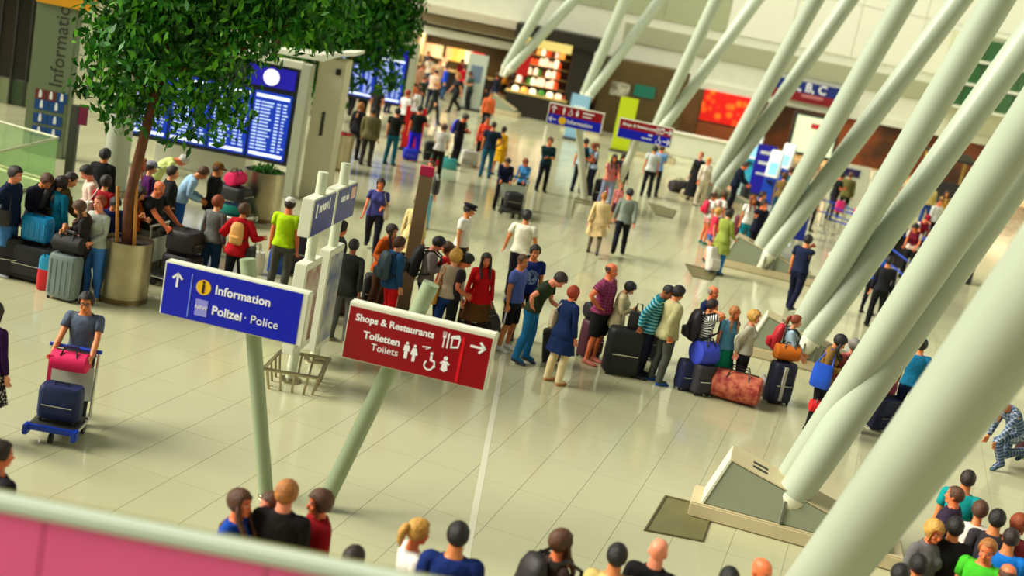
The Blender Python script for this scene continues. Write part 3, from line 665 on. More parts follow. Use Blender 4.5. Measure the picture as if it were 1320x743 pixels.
# shop stall with the lit shelves
YS = 62.
e = empty('shop_stall', (0,0,0), 0, 'dark kiosk with glowing shelves under a pale yellow sign', 'kiosk')
a, b = atY(664, 46, YS), atY(750, 150, YS); c1 = atY(705, 128, YS)
W0, W1 = atY(655,120,YS).x, atY(752,140,YS).x; zc = 3.55
mb = MB(); mb.box(W0-.2, W1+.3, YS-.3, YS+3, zc+.15, zc+.75); ob('canopy', mb, mat('stall_dark', (38,32,22), .5), e)
mb = MB(); mb.box(W0+.1, W0+2.6, YS-.36, YS-.3, zc-.22, zc+.2); ob('name_board', mb, EMI('board_yellow', (226,204,120), .5), e)
mb = MB(); mb.box(W0, W1, YS+2.6, YS+3, 0, zc+.15); ob('back_panel', mb, mat('stall_dark'+'2', (60,30,20), .5), e)
mb = MB(); mb.box(W1-1., W1, YS, YS+2.6, 0, zc+.15); ob('side_panel', mb, mat('stall_dark', (38,32,22), .5), e)
mb = MB(); mb.box(W0+.2, W0+.75, YS+.05, YS+.5, 1.9, 3.1); ob('red_panel', mb, mat('red_panel', (190,14,24), .4, emit=.15), e)
mb = MB(); mb.box(W0-.1, W1-.9, YS-.2, YS+.6, 0, 1.05); ob('counter', mb, mat('stall_dark', (38,32,22), .5), e)
mb = MB(); mb.box(W0-.15, W1-.85, YS-.26, YS+.66, 1.05, 1.14); ob('counter_top', mb, mat('counter_pale', (226,196,120), .35), e)
for q in range(4):
    mb = MB(); mb.box(W0+.1, W1-1.05, YS+2.2, YS+2.6, 1.35+q*.5, 1.40+q*.5); ob('shelf', mb, mat('counter_pale', (226,196,120), .35), e)
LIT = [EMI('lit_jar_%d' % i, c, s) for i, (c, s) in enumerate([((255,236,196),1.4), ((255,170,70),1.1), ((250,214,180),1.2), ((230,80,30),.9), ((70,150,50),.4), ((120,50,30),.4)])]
rr = random.Random(4)
jar = MB(); jar.lathe([(.10,0),(.115,.03),(.115,.24),(.07,.3),(.07,.34)], 10)
for q in range(4):
    for k in range(9):
        x = W0+.35+k*(W1-1.2-W0-.4)/9
        o = ob('jar', jar, LIT[rr.choice([0,0,1,2,2,3,4,5])], None, True); o.location = (x+rr.uniform(-.05,.05), YS+2.38, 1.40+q*.5); s = rr.uniform(.8,1.25); o.scale = (s, 1, s)
        tag(o, 'small bright jar on the back shelves of the dark kiosk', 'jar', 'jars on the kiosk shelves')
for k in range(8):
    o = ob('fruit_bowl', jar, LIT[rr.choice([1,2,3,4,0])], None, True); o.location = (W0+.3+k*.42, YS+.2, 1.14); o.scale = (1.4,1.2,.7)
    tag(o, 'bright pot set out along the counter of the dark kiosk', 'pot', 'pots on the kiosk counter')
# left shop under a grey canopy
e = empty('open_bar', (0,0,0), 0, 'dark open shop under a grey layered canopy left of the kiosk', 'shop')
L0, L1 = atY(520,95,68).x, atY(652,110,68).x
for q in range(3):
    mb = MB(); mb.box(L0+.6, L1+.2, 66.0-q*.5, 69, 2.85+q*.5, 2.85+q*.5+.42); ob('canopy_tier', mb, mat('canopy_grey_%d' % q, [(176,164,134),(150,132,104),(206,198,170)][q], .5), e)
mb = MB(); mb.box(L0, L1+.2, 71.5, 71.9, 0, 3.0); ob('back_panel', mb, mat('shop_olive', (72,60,20), .6, noise=.5, nscale=.6), e)
mb = MB(); mb.box(L0-.3, L0+.6, 66.5, 71, 0, 5); ob('side_post', mb, CREAM, e)
mb = MB(); mb.box(L0+.4, L1-.6, 66.6, 67.3, 0, 1.05); ob('bar_front', mb, mat('bar_dark', (44,34,28), .5), e)
mb = MB(); mb.box(L0+.3, L1-.5, 66.5, 67.4, 1.05, 1.12); ob('bar_top', mb, mat('counter_pale', (226,196,120), .35), e)
for k, (px, py, c) in enumerate([(560,78,(250,226,180)),(580,84,(240,190,130)),(600,92,(250,236,210)),(612,95,(220,30,50)),(548,70,(250,200,160)),(590,74,(236,220,120))]):
    a = atY(px, py, 71.3); mb = MB(); mb.box(a.x-.35, a.x+.35, 71.3, 71.45, max(1.3,a.z-.5), max(2.0,a.z+.3)); ob('poster', mb, mat('poster_%d' % k, c, .5, emit=.5), e)
# brown booth with screens
YK = 62.9
e = empty('brown_booth', (0,0,0), 0, 'brown booth with a white picture and a small teal screen', 'booth')
a, b = atY(776, 92, YK), atY(872, 178, YK)
mb = MB(); mb.box(a.x, b.x, YK, YK+2.5, 0, 3.5); ob('shell', mb, mat('booth_brown', (98,76,34), .6, noise=.2, nscale=1), e, bevel=.03)
c = atY(789,104,YK); d = atY(809,126,YK); mb = MB(); mb.box(c.x, d.x, YK-.05, YK, d.z, c.z); ob('picture', mb, mat('picture_white', (226,222,200), .5, noise=.5, nscale=4, c2=(120,110,90)), e)
c = atY(819,108,YK); d = atY(842,128,YK); mb = MB(); mb.box(c.x, d.x, YK-.08, YK, d.z, c.z); ob('teal_screen', mb, EMI('teal', (10,92,70), .5), e)
e = empty('wall_television', (0,0,0), 0, 'black television hung on the pale wall above the booth', 'television')
a, b = atY(796, 74, YB-.3), atY(833, 96, YB-.3); mb = MB(); mb.box(a.x, b.x, YB-.3, YB-.2, b.z, a.z); ob('screen', mb, BLACK, e); mb = MB(); mb.box(a.x+.3, a.x+.7, YB-.2, YB-.06, b.z+.2, b.z+.5); ob('bracket', mb, DARK, e)
def roll_banner(tl, br, base, Y, mt, label, marks=()):
    a, b = atY(*tl, Y), atY(*br, Y); w = abs(b.x-a.x)/2; x = (a.x+b.x)/2; e = empty('roll_banner', (x, Y, 0), 0, label, 'banner')
    mb = MB(); mb.box(-w, w, -.02, .02, .1, a.z); ob('sheet', mb, mt, e)
    mb = MB(); mb.box(-w-.05, w+.05, -.15, .15, 0, .1); ob('foot', mb, DARK, e, bevel=.02)
    for z0, z1, m2 in marks: mb = MB(); mb.box(-w*.6, w*.6, -.035, -.02, a.z*z0, a.z*z1); ob('print_block', mb, m2, e)
    return e
roll_banner((801,124), (817,160), None, 55, mat('lime', (196,214,10), .5), 'lime yellow roll banner in front of the brown booth', [(.3,.38,mat('lime_dark', (120,140,10), .5))])
roll_banner((738,120), (757,150), None, 56, mat('pale_blue', (150,200,232), .5), 'pale blue banner behind the left far sign', [(.6,.75,LETW)])
roll_banner((978,185), (989,245), None, 49.5, mat('banner_violet', (30,24,190), .45), 'tall violet blue banner beside the check-in machines', [(.82,.88,LETW),(.62,.68,LETW),(.42,.46,LETW)])
roll_banner((525,136), (543,185), None, 43, mat('red_totem', (214,10,22), .4), 'tall red banner with a white head among the travellers', [(.9,1.,LETW)])
roll_banner((606,68), (618,140), None, 60, mat('grey_totem', (196,206,190), .5), 'grey white standing panel near the bar shop', [(.5,.8,mat('panel_slate', (110,130,150), .5))])
# self check-in machines
def kiosk(px, label, cm, z=0., yaw=0.):
    p = at(*px); e = empty('check_in_machine', p, yaw, label, 'machine')
    mb = MB(); mb.hexa([(-.25,-.3,0),(.25,-.3,0),(.25,.25,0),(-.25,.25,0),(-.22,-.18,1.0),(.22,-.18,1.0),(.22,.2,1.0),(-.22,.2,1.0)]); ob('cabinet', mb, cm, e, bevel=.03)
    mb = MB(); mb.hexa([(-.24,-.2,1.0),(.24,-.2,1.0),(.24,.2,1.0),(-.24,.2,1.0),(-.24,.2,2.0),(.24,.2,2.0),(.24,.34,2.0),(-.24,.34,2.0)]); ob('head', mb, mat('machine_white', (232,238,236), .35), e, bevel=.03)
    mb = MB(); mb.hexa([(-.15,-.165,1.12),(.15,-.165,1.12),(.15,-.12,1.12),(-.15,-.12,1.12),(-.15,.005,1.55),(.15,.005,1.55),(.15,.05,1.55),(-.15,.05,1.55)]); ob('screen', mb, EMI('machine_screen', (120,190,220), .5), e)
    mb = MB(); mb.box(-.1, .1, -.32, -.18, .82, .9); ob('card_slot', mb, BLACK, e); return e
BL1 = mat('machine_blue', (8,60,170), .4); TEAL = mat('machine_teal', (30,150,180), .4)
kiosk((986,262), 'white and blue self check-in machine nearest the green coat woman', BL1, yaw=R(-20))
kiosk((1003,248), 'white and blue self check-in machine behind the leaning tube', BL1, yaw=R(-25))
kiosk((1028,268), 'teal self check-in machine beside the second tube pair', TEAL, yaw=R(-30))
kiosk((962,235), 'pale blue self check-in machine used by the dark suited man', TEAL, yaw=R(-20))
# panels by the queue
e = empty('partition_panel', at(1085,275), 0, 'white partition with a dark violet plate behind the queue belts', 'partition')
mb = MB(); mb.box(-.7, .7, 0, .08, 0, 1.9); ob('panel', mb, WHITE, e, bevel=.01); mb = MB(); mb.box(-.35, .3, -.02, 0, 1.45, 1.75); ob('plate', mb, mat('plate_violet', (34,22,90), .4), e)
e = empty('partition_panel', at(1128,272), 0, 'pale partition with a small red mark right of the queue', 'partition')
mb = MB(); mb.box(-.5, .6, 0, .08, 0, 1.6); ob('panel', mb, WHITE, e, bevel=.01); mb = MB(); mb.box(-.25, .1, -.02, 0, 1.1, 1.32); ob('plate', mb, mat('red_mark', (214,40,50), .5), e)
e = empty('crowd_barrier', at(1014,312), 0, 'blue barrier panel in a white frame behind the third plinth tube', 'barrier')
mb = MB(); mb.box(-.55, .5, 0, .05, .12, .95); ob('panel', mb, mat('barrier_blue', (6,40,150), .4), e)
mb = MB(); mb.tube([(-.6,.02,0),(-.6,.02,1.02),(.55,.02,1.02),(.55,.02,0)], .03, 8); ob('frame', mb, WHITE, e, True)
def belt_row(pts, label, zs=(.93,.52), cm=BL1, zpost=1.0):
    P = [at(*p) for p in pts]; e = empty('queue_barrier', P[0], 0, label, 'barrier'); o = P[0]
    for p in P:
        q = p - o; mb = MB(); mb.lathe([(.16,0),(.16,.02),(.03,.05),(.028,zpost),(.035,zpost)], 12, q); ob('post', mb, CHROME, e, True)
    for a, b in zip(P[:-1], P[1:]):
        a, b = a-o, b-o; t = (b-a).normalized(); n = Vector((-t.y, t.x, 0))*.006
        for z in zs:
            mb = MB(); mb.hexa([a-n+Vector((0,0,z-.05)), b-n+Vector((0,0,z-.05)), b+n+Vector((0,0,z-.05)), a+n+Vector((0,0,z-.05)), a-n+Vector((0,0,z)), b-n+Vector((0,0,z)), b+n+Vector((0,0,z)), a+n+Vector((0,0,z))]); ob('belt', mb, cm, e)
    return e
belt_row([(1043,288),(1056,291),(1070,295),(1083,300),(1096,306)], 'queue posts with blue belts across the far check-in lane')
belt_row([(1062,300),(1080,306),(1098,312)], 'second line of queue posts in front of the partition')
belt_row([(1130,352),(1160,378),(1186,386)], 'queue posts with a blue belt beside the maroon vested staff')
# booth at the right
e = empty('staff_booth', at(1215,262), 0, 'staff booth with a dark slanted roof between the tubes at right', 'booth')
mb = MB(); mb.hexa([(-1.1,-.3,2.0),(1.0,-.3,2.0),(1.0,1.2,2.25),(-1.1,1.2,2.25),(-1.1,-.3,2.12),(1.0,-.3,2.12),(1.0,1.2,2.37),(-1.1,1.2,2.37)]); ob('roof', mb, mat('roof_dark', (34,28,20), .5), e)
for sx in (-1.0, .9):
    mb = MB(); mb.box(sx-.05, sx+.05, -.2, -.1, 0, 2.02); ob('post', mb, mat('post_gold', (206,170,80), .35), e); mb = MB(); mb.box(sx-.05, sx+.05, 1.05, 1.15, 0, 2.25); ob('post', mb, mat('post_gold', (206,170,80), .35), e)
mb = MB(); mb.box(-1.1, 1.0, -.25, .1, 0, 1.0); ob('counter', mb, mat('booth_dark', (30,26,30), .5), e, bevel=.02)
mb = MB(); mb.box(-.25, .15, 1.0, 1.03, 1.2, 1.95); ob('blue_poster', mb, mat('poster_blue', (40,100,190), .5), e)
# dark check-in counter
e = empty('check_in_counter', at(1182,352), R(-12), 'dark counter the maroon vested staff lean over', 'counter')
mb = MB(); mb.box(-1.1, 1.6, 0, .7, 0, 1.0); ob('front', mb, mat('booth_dark', (30,26,30), .5), e, bevel=.02); mb = MB(); mb.box(-1.15, 1.65, -.05, .75, 1.0, 1.04); ob('counter_top', mb, mat('edge_blue', (40,70,170), .3), e)
# gallery windows far right
e = empty('gallery_window', (0,0,0), 0, 'stacked green glazed gallery windows at the far right', 'window')
a, b = atY(1238, 70, 64), atY(1330, 160, 64)
for q in range(3):
    for k in range(7):
        x = a.x + k*.62; z = b.z + .2 + q*1.15
        mb = MB(); mb.box(x, x+.56, 64, 64.1, z, z+.98); ob('pane', mb, mat('green_glass', (46,96,50), .15), e)
    mb = MB(); mb.box(a.x-.1, a.x+4.4, 63.9, 64.1, b.z+.2+q*1.15-.14, b.z+.2+q*1.15); ob('sill', mb, WHITE, e)
mb = MB(); mb.box(a.x-.1, a.x+4.4, 64.1, 66.0, b.z, b.z+3.7); ob('surround', mb, GREYW, e)

# ------------------------------------------------------------------ tubes and plinths
TUBE = mat('tube_paint', (176, 186, 164), .42, noise=.05, nscale=.8)
FACE = mat('plinth_grey_green', (150, 158, 132), .5, noise=.08, nscale=1.2); PBASE = mat('plinth_beige', (202, 188, 146), .5, noise=.1, nscale=1.5); PEDGE = mat('plinth_light', (222, 222, 196), .45)
def tube(foot, spot, Yt, label, r0=.235, r1=.285, zend=13.):
    t = atY(spot[0], spot[1], Yt); d = (t - foot); d /= d.z; e = empty('support_tube', foot, 0, label, 'tube', 'leaning roof support tubes')
    n = Vector((d.x, d.y, 1)); L = zend - foot.z
    def pt(z): return n*z
    zs = [.0, .5, 2.5, 6, 9, L]; rs = [r0*.92, r0, (r0*2+r1)/3, r1, r1, r1*.8]
    mb = MB(); mb.tube([pt(z+.02) for z in zs], rs, 28); ob('shaft', mb, TUBE, e, True)
    mb = MB(); mb.tube([pt(-.42), pt(-.2), pt(.0), pt(.04)], [r0*.42, r0*.62, r0*.95, r0*.95], 20); ob('foot_cone', mb, PEDGE, e, True)
    for s in (-1, 1):
        mb = MB(); mb.box(-.015+s*r0*.5, .015+s*r0*.5, -r0*.8, r0*.3, -.34, -.02); ob('foot_plate', mb, mat('clevis_grey', (120,122,108), .4), e)
    return e
def plinth(c, label, w0=.75, w1=1.45, h=.86, hr=.26, d=.40, rz=0.):
    e = empty('plinth', (c.x, c.y, 0), rz, label, 'plinth', 'wedge plinths under the leaning tubes')
    mb = MB(); mb.box(-w0-.15, w1+.2, -d-.06, d*.6, 0, .2); ob('base_slab', mb, PBASE, e, bevel=.02)
    mb = MB(); mb.prism([(-w0,.2),(-w0+.22,h),(w1,hr+.02),(w1,.2)], -d, d*.5); ob('wedge', mb, FACE, e, bevel=.012)
    mb = MB(); mb.prism([(-w0+.22,h+.004),(w1,hr+.024),(w1,hr+.04),(-w0+.22,h+.02)], -d-.01, d*.5+.01); ob('top_plate', mb, PBASE, e)
    mb = MB(); mb.hexa([(-w0-.012,-d-.012,.2),(-w0+.02,-d-.012,.2),(-w0+.02,d*.5,.2),(-w0-.012,d*.5,.2),(-w0+.208,-d-.012,h),(-w0+.24,-d-.012,h),(-w0+.24,d*.5,h),(-w0+.208,d*.5,h)]); ob('edge_strip', mb, PEDGE, e)
    for k in range(2):
        s = (hr-h)/(w1+w0-.22); x = -w0+.52; mb = MB(); y = -d+.16+k*.16
        mb.hexa([(x,y,h+s*(x+w0-.22)+.016),(x+.2,y,h+s*(x+.2+w0-.22)+.016),(x+.2,y+.07,h+s*(x+.2+w0-.22)+.016),(x,y+.07,h+s*(x+w0-.22)+.016),(x,y,h+s*(x+w0-.22)+.03),(x+.2,y,h+s*(x+.2+w0-.22)+.03),(x+.2,y+.07,h+s*(x+.2+w0-.22)+.03),(x,y+.07,h+s*(x+w0-.22)+.03)]); ob('vent_slot', mb, DARK, e)
    return e
PL = [('nearest, largest', None), ('second', (1022,640)), ('third', (1035,437)), ('fourth', (985,327)), ('fifth', (922,242)), ('sixth', (850,165)), ('seventh', (757,122)), ('eighth', (655,88))]
TOPS = {1: [((1268,244),-.7), ((1288,250),-.2)], 2: [((1250,60),-.6), ((1320,56),0.)], 3: [((1163,5),-.6), ((1215,30),0.)], 4: [((1047,7),-.6), ((1054,59),0.)], 5: [((910,28),-.6), ((970,7),0.)], 6: [((803,5),-.4), ((849,2),0.)], 7: [((700,5),-.4), ((735,5),0.)]}
ORD = ['nearest', 'second nearest', 'third nearest', 'fourth nearest', 'fifth nearest', 'sixth nearest', 'seventh nearest', 'farthest']
for k in range(1, 8):
    ft = at(*PL[k][1], .55)
    if k == 6: ft = atY(*PL[k][1], 60.5)
    if k == 5: ft = atY(*PL[k][1], 55.)
    if k == 7: ft = atY(*PL[k][1], 61.3)
    ft.z = max(ft.z, .5)
    for q, (spot, dy) in enumerate(TOPS[k]):
        f2 = ft + (Vector((-.12 if q == 0 else .12, .16 if q == 0 else -.1, 0)) if k > 1 else Vector((0, .5 if q == 0 else 0, 0)))
        tube(f2, spot, ft.y + dy*2 + (.3 if q == 0 else 0), '%s tube of the %s pair, pale painted steel on a wedge plinth' % (('steeper rear', 'more slanted front')[q], ORD[k]), zend=11. if k > 4 else 13., **(dict(r0=.19, r1=.26) if k == 1 and q == 0 else {}))
    if k <= 4: plinth(Vector((ft.x-.1, ft.y+.25, 0)), '%s grey green wedge plinth with beige base under two tubes' % ORD[k], w0=.85 if k > 1 else .95, rz=R(-11))
    else: plinth(Vector((ft.x-.1, ft.y+.25, 0)), '%s small pale wedge plinth under far tubes' % ORD[k], w0=.6, w1=.9, rz=R(-11))
# the pair nearest the camera, its plinth below the picture
A1, B1 = atY(1104, 690, 9.7), atY(1283, 452, 8.4)
dv = (B1 - A1)/(B1.z - A1.z); f0 = A1 + dv*(.6 - A1.z)
tube(f0, (1283,452), 8.4, 'huge foreground tube in the lower right corner, front one of the nearest pair', r0=.27, r1=.29)
A2, B2 = atY(1101, 685, 10.4), atY(1277, 438, 9.1); d2 = (B2 - A2)/(B2.z - A2.z)
tube(A2 + d2*(.6 - A2.z), (1277,438), 9.1, 'tube mostly hidden behind the huge foreground tube', r0=.25, r1=.27)
plinth(Vector((f0.x-.1, f0.y+.3, 0)), 'nearest wedge plinth, below the edge of the picture')
# hatches let into the floor
HATCH = mat('hatch_olive', (112, 108, 66), .45, noise=.15, nscale=2)
for poly, lb in ((((858,641),(920,656),(905,699),(831,685)), 'dark olive floor hatch left of the second nearest plinth'), (((884,341),(926,352),(916,362),(893,357)), 'dark floor hatch by the feet of the green coat woman'), (((836,262),(872,272),(866,282),(846,277)), 'small dark floor hatch left of the fifth nearest plinth')):
    P = [at(*p) for p in poly]; c = sum(P, Vector())/4; e = empty('floor_hatch', c, 0, lb, 'hatch')
    mb = MB(); mb.hexa([p-c+Vector((0,0,.001)) for p in P] + [p-c+Vector((0,0,.008)) for p in P]); ob('lid', mb, HATCH, e)
    mb = MB(); Q = [(p-c) for p in P]; mb.tube([q*1.0+Vector((0,0,.008)) for q in Q+[Q[0]]], .02, 6, False); ob('rim', mb, mat('hatch_rim', (96,92,56), .5), e)

# ------------------------------------------------------------------ gallery rail at the bottom
yr = 5.2; a = atY(0, 643, yr); zt = a.z + .01
e = empty('gallery_rail', (0, yr, 0), 0, 'pink panelled gallery parapet with a pale grey cap in the foreground', 'rail')
mb = MB(); mb.box(-5, 3, -.05, .06, zt-.055, zt); ob('cap', mb, mat('cap_grey', (196,206,186), .4), e, bevel=.012)
mb = MB(); mb.box(-5, 3, .06, .08, zt-.03, zt-.005); ob('cap_lip', mb, mat('lip_olive', (140,140,80), .4), e)
for k in range(8):
    x = -5 + k*1.0 + .18; mb = MB(); mb.box(x+.006, x+.994, -.03, .04, zt-.95, zt-.06); ob('panel', mb, mat('pink_panel', (255,98,158), .35, noise=.1, nscale=1), e)
mb = MB(); mb.box(-5, 3, -.03, .04, 0, zt-.95); ob('support_wall', mb, GREYW, e)

# ------------------------------------------------------------------ signs on slanted posts
def sign(tl, tr, br, bl, Yl, Yr, label, dep=.14):
    TLp, TRp = atY(*tl, Yl), atY(*tr, Yr); BLp = atY(*bl, Yl); BRp = atY(*br, Yr)
    w = ((TRp-TLp).length + (BRp-BLp).length)/2; hgt = (TLp.z - BLp.z + TRp.z - BRp.z)/2; rz = math.atan2(TRp.y-TLp.y, TRp.x-TLp.x)
    c = (TLp+TRp+BLp+BRp)/4; e = empty('direction_sign', c, rz, label, 'sign', )
    mb = MB(); mb.box(-w/2, w/2, 0, dep, -hgt/2, hgt/2); ob('housing', mb, WHITE, e, bevel=.012)
    return e, w, hgt
def arrow(e, c, s, ang, y=-.006, name='arrow', mt=None):
    mb = MB(); t = s*.13; ca, sa = math.cos(ang), math.sin(ang)
    def pl(pts): 
        P = [(c[0]+(x*ca - z*sa)*s, c[1]+(x*sa + z*ca)*s) for x, z in pts]; mb.prism(P, y-.003, y)
    pl([(-.5,-.07),(.42,-.07),(.42,.07),(-.5,.07)]); pl([(.5,0),(.4,.1),(.02,-.28),(.12,-.38)][::-1]); pl([(.5,0),(.4,-.1),(.02,.28),(.12,.38)])
    return ob(name, mb, mt or LETW, e)
def disc(e, c, r, mt, name, y=-.006, n=28):
    mb = MB(); mb.prism([(c[0]+r*math.cos(2*math.pi*i/n), c[1]+r*math.sin(2*math.pi*i/n)) for i in range(n)], y-.003, y); return ob(name, mb, mt, e)
def bar(e, x0, x1, z0, z1, mt, name, y=-.006):
    mb = MB(); mb.box(x0, x1, y-.003, y, z0, z1); return ob(name, mb, mt, e)
def post(e, pts, r, mt, Y, name='post'):
    P = [atY(*p, Y) for p in pts]; d = (P[1]-P[0])/(P[1].z-P[0].z); b = P[0] + d*(-P[0].z); M_ = e.matrix_basis.inverted()
    mb = MB(); mb.tube([M_@b, M_@P[1]], r, 18); ob(name, mb, mt, e, True)
    mb = MB(); mb.lathe([(r*1.15,0),(r*1.15,.02),(r*1.05,.03)], 20, M_@b); ob('base_plate', mb, STEEL, e, True)
POSTM = mat('post_sage', (146,160,126), .4)
# blue sign
e, w, hg = sign((213,336),(403,379),(385,447),(205,405), 13.5, 13.3, 'blue direction sign reading Information and Polizei Police on a slanted post')
bar(e, -w/2+.02, w/2-.07, -hg/2+.015, hg/2-.02, SIGNB, 'face', -.001)
X = lambda f: -w/2 + f*w; Z = lambda f: hg/2 - f*hg
arrow(e, (X(.10), Z(.30)), .17, math.pi/2)
bar(e, X(.195), X(.202), Z(.93), Z(.13), mat('sign_blue_line', (120,150,255), .4), 'divider')
disc(e, (X(.285), Z(.33)), .085, YEL, 'info_disc'); text('info_letter', 'i', .2, BLACK, e, (X(.285), -.010, Z(.33)), align='CENTER', bold=.006)
text('lettering', 'Information', .135, LETW, e, (X(.365), -.006, Z(.33)), bold=.0032)
bar(e, X(.245), X(.33), Z(.86), Z(.56), mat('pictogram_lilac', (150,150,240), .4), 'pictogram'); text('pictogram_mark', 'NRW', .06, LETW, e, (X(.2875), -.010, Z(.71)), align='CENTER')
text('lettering', 'Polizei', .135, LETW, e, (X(.36), -.006, Z(.71)), bold=.0032); text('lettering', '· Police', .135, LETW, e, (X(.585), -.006, Z(.71)))
post(e, [(343,640),(319,334)], .085, POSTM, 13.62)
# red sign
e, w, hg = sign((452,389),(640,431),(626,505),(439,461), 13.45, 13.25, 'dark red direction sign reading Shops & Restaurants, Toiletten, Toilets')
bar(e, -w/2+.012, w/2-.03, -hg/2+.012, hg/2-.05, SIGNR, 'face', -.001)
text('lettering', 'Shops & Restaurants', .107, LETW, e, (X(.055), -.006, Z(.25)), bold=.003)
text('lettering', 'Toiletten', .112, LETW, e, (X(.38), -.006, Z(.52)), bold=.003, align='RIGHT'); text('lettering', 'Toilets', .112, LETW, e, (X(.38), -.006, Z(.70)), align='RIGHT')
bar(e, X(.785), X(.805), Z(.95), Z(.17), SIGNR2, 'divider'); arrow(e, (X(.90), Z(.28)), .18, 0)
def picto(e, kind, c, s, y=-.006):
    mb = MB()
    def ci(x, z, r, n=14): mb.prism([(c[0]+s*(x+r*math.cos(2*math.pi*i/n)), c[1]+s*(z+r*math.sin(2*math.pi*i/n))) for i in range(n)], y-.003, y)
    def po(pts): mb.prism([(c[0]+s*x, c[1]+s*z) for x, z in pts], y-.003, y)
    if kind == 'man': ci(0,.42,.09); po([(-.15,.3),(.15,.3),(.18,-.05),(.1,-.05),(.1,-.5),(-.1,-.5),(-.1,-.05),(-.18,-.05)])
    if kind == 'woman': ci(0,.42,.09); po([(-.12,.3),(.12,.3),(.22,-.1),(.09,-.12),(.09,-.5),(-.09,-.5),(-.09,-.12),(-.22,-.1)])
    if kind == 'baby': ci(0,.35,.12); po([(-.28,.06),(-.1,.2),(.1,.2),(.28,.06),(.22,-.02),(.12,.04),(.2,-.3),(0,-.42),(-.2,-.3),(-.12,.04),(-.22,-.02)])
    if kind == 'wheelchair':
        ci(.02,.42,.08); po([(-.04,.32),(.08,.32),(.1,.08),(.26,.06),(.32,-.3),(.24,-.32),(.18,-.02),(-.02,.0)])
        for i in range(14):
            a0, a1 = 2.2+i*.3, 2.2+(i+1)*.3; po([(.2*math.cos(a)-.04, .2*math.sin(a)-.24) for a in (a0,a1)] + [(.28*math.cos(a)-.04, .28*math.sin(a)-.24) for a in (a1,a0)])
    if kind == 'fork':
        for x in (-.5,-.42,-.34): po([(x,.2),(x+.03,.2),(x+.03,.45),(x,.45)])
        po([(-.5,.1),(-.31,.1),(-.31,.22),(-.5,.22)]); po([(-.44,-.45),(-.37,-.45),(-.37,.12),(-.44,.12)]); po([(-.22,-.45),(-.14,-.45),(-.14,.45),(-.22,.35)])
        po([(0,-.4),(.45,-.3),(.5,.2),(.42,.2),(.38,-.22),(0,-.31)]); po([(0,-.4),(.08,-.4),(.08,.15),(0,.15)]); po([(-.08,.15),(.5,.2),(.4,.42),(.0,.3)])
    if kind == 'scribble': po([(-.4,.05),(.3,.1),(.3,.2),(-.4,.16)]); po([(-.1,-.1),(.2,.05),(.2,.1),(-.1,-.02)])
    return ob('pictogram', mb, LETW, e)
picto(e, 'fork', (X(.715), Z(.28)), .2); picto(e, 'man', (X(.43), Z(.61)), .19); picto(e, 'woman', (X(.485), Z(.63)), .19); picto(e, 'scribble', (X(.565), Z(.50)), .13); picto(e, 'wheelchair', (X(.60), Z(.70)), .21); picto(e, 'baby', (X(.70), Z(.70)), .2)
post(e, [(425,635),(556,366)], .095, POSTM, 13.6)
# the far pair
for q, (cs, Yq, ps, lb) in enumerate(((((708,132),(780,146),(775,173),(704,159)), 39.5, ((753,252),(745,150)), 'far red and blue sign, the left one of the distant pair'), (((799,151),(869,166),(865,191),(794,177)), 39.0, ((788,256),(826,172)), 'far red and blue sign reading Shops & Restaurants, the right one of the distant pair'))):
    e, w, hg = sign(*cs, Yq, Yq-.15, lb)
    bar(e, -w/2+.03, w/2-.05, 0, hg/2-.03, SIGNR, 'red_face', -.001); bar(e, -w/2+.03, w/2-.05, -hg/2+.02, 0, SIGNB, 'blue_face', -.001)
    if q == 0:
        arrow(e, (X(.1), Z(.27)), .24, math.pi/2); arrow(e, (X(.1), Z(.75)), .24, math.pi); disc(e, (X(.28), Z(.74)), .12, YEL, 'info_disc')
        for f, kd in ((.28,'man'),(.40,'wheelchair'),(.52,'baby')): picto(e, kd, (X(f), Z(.27)), .22)
        text('lettering', 'Information', .17, LETW, e, (X(.36), -.008, Z(.74)), bold=.003); bar(e, X(.62), X(.82), Z(.22), Z(.16), LETW, 'text_line'); bar(e, X(.62), X(.78), Z(.38), Z(.33), LETW, 'text_line')
    else:
        text('lettering', 'Shops & Restaurants', .125, LETW, e, (X(.07), -.008, Z(.27)), bold=.003); picto(e, 'fork', (X(.76), Z(.27)), .24); arrow(e, (X(.91), Z(.27)), .24, 0)
        bar(e, X(.56), X(.64), Z(.62), Z(.55), LETW, 'text_line'); bar(e, X(.45), X(.64), Z(.8), Z(.75), LETW, 'text_line'); picto(e, 'wheelchair', (X(.76), Z(.75)), .26); arrow(e, (X(.91), Z(.75)), .24, 0)
    post(e, ps, .12, mat('post_pale', (206,208,180), .4), Yq+.2)

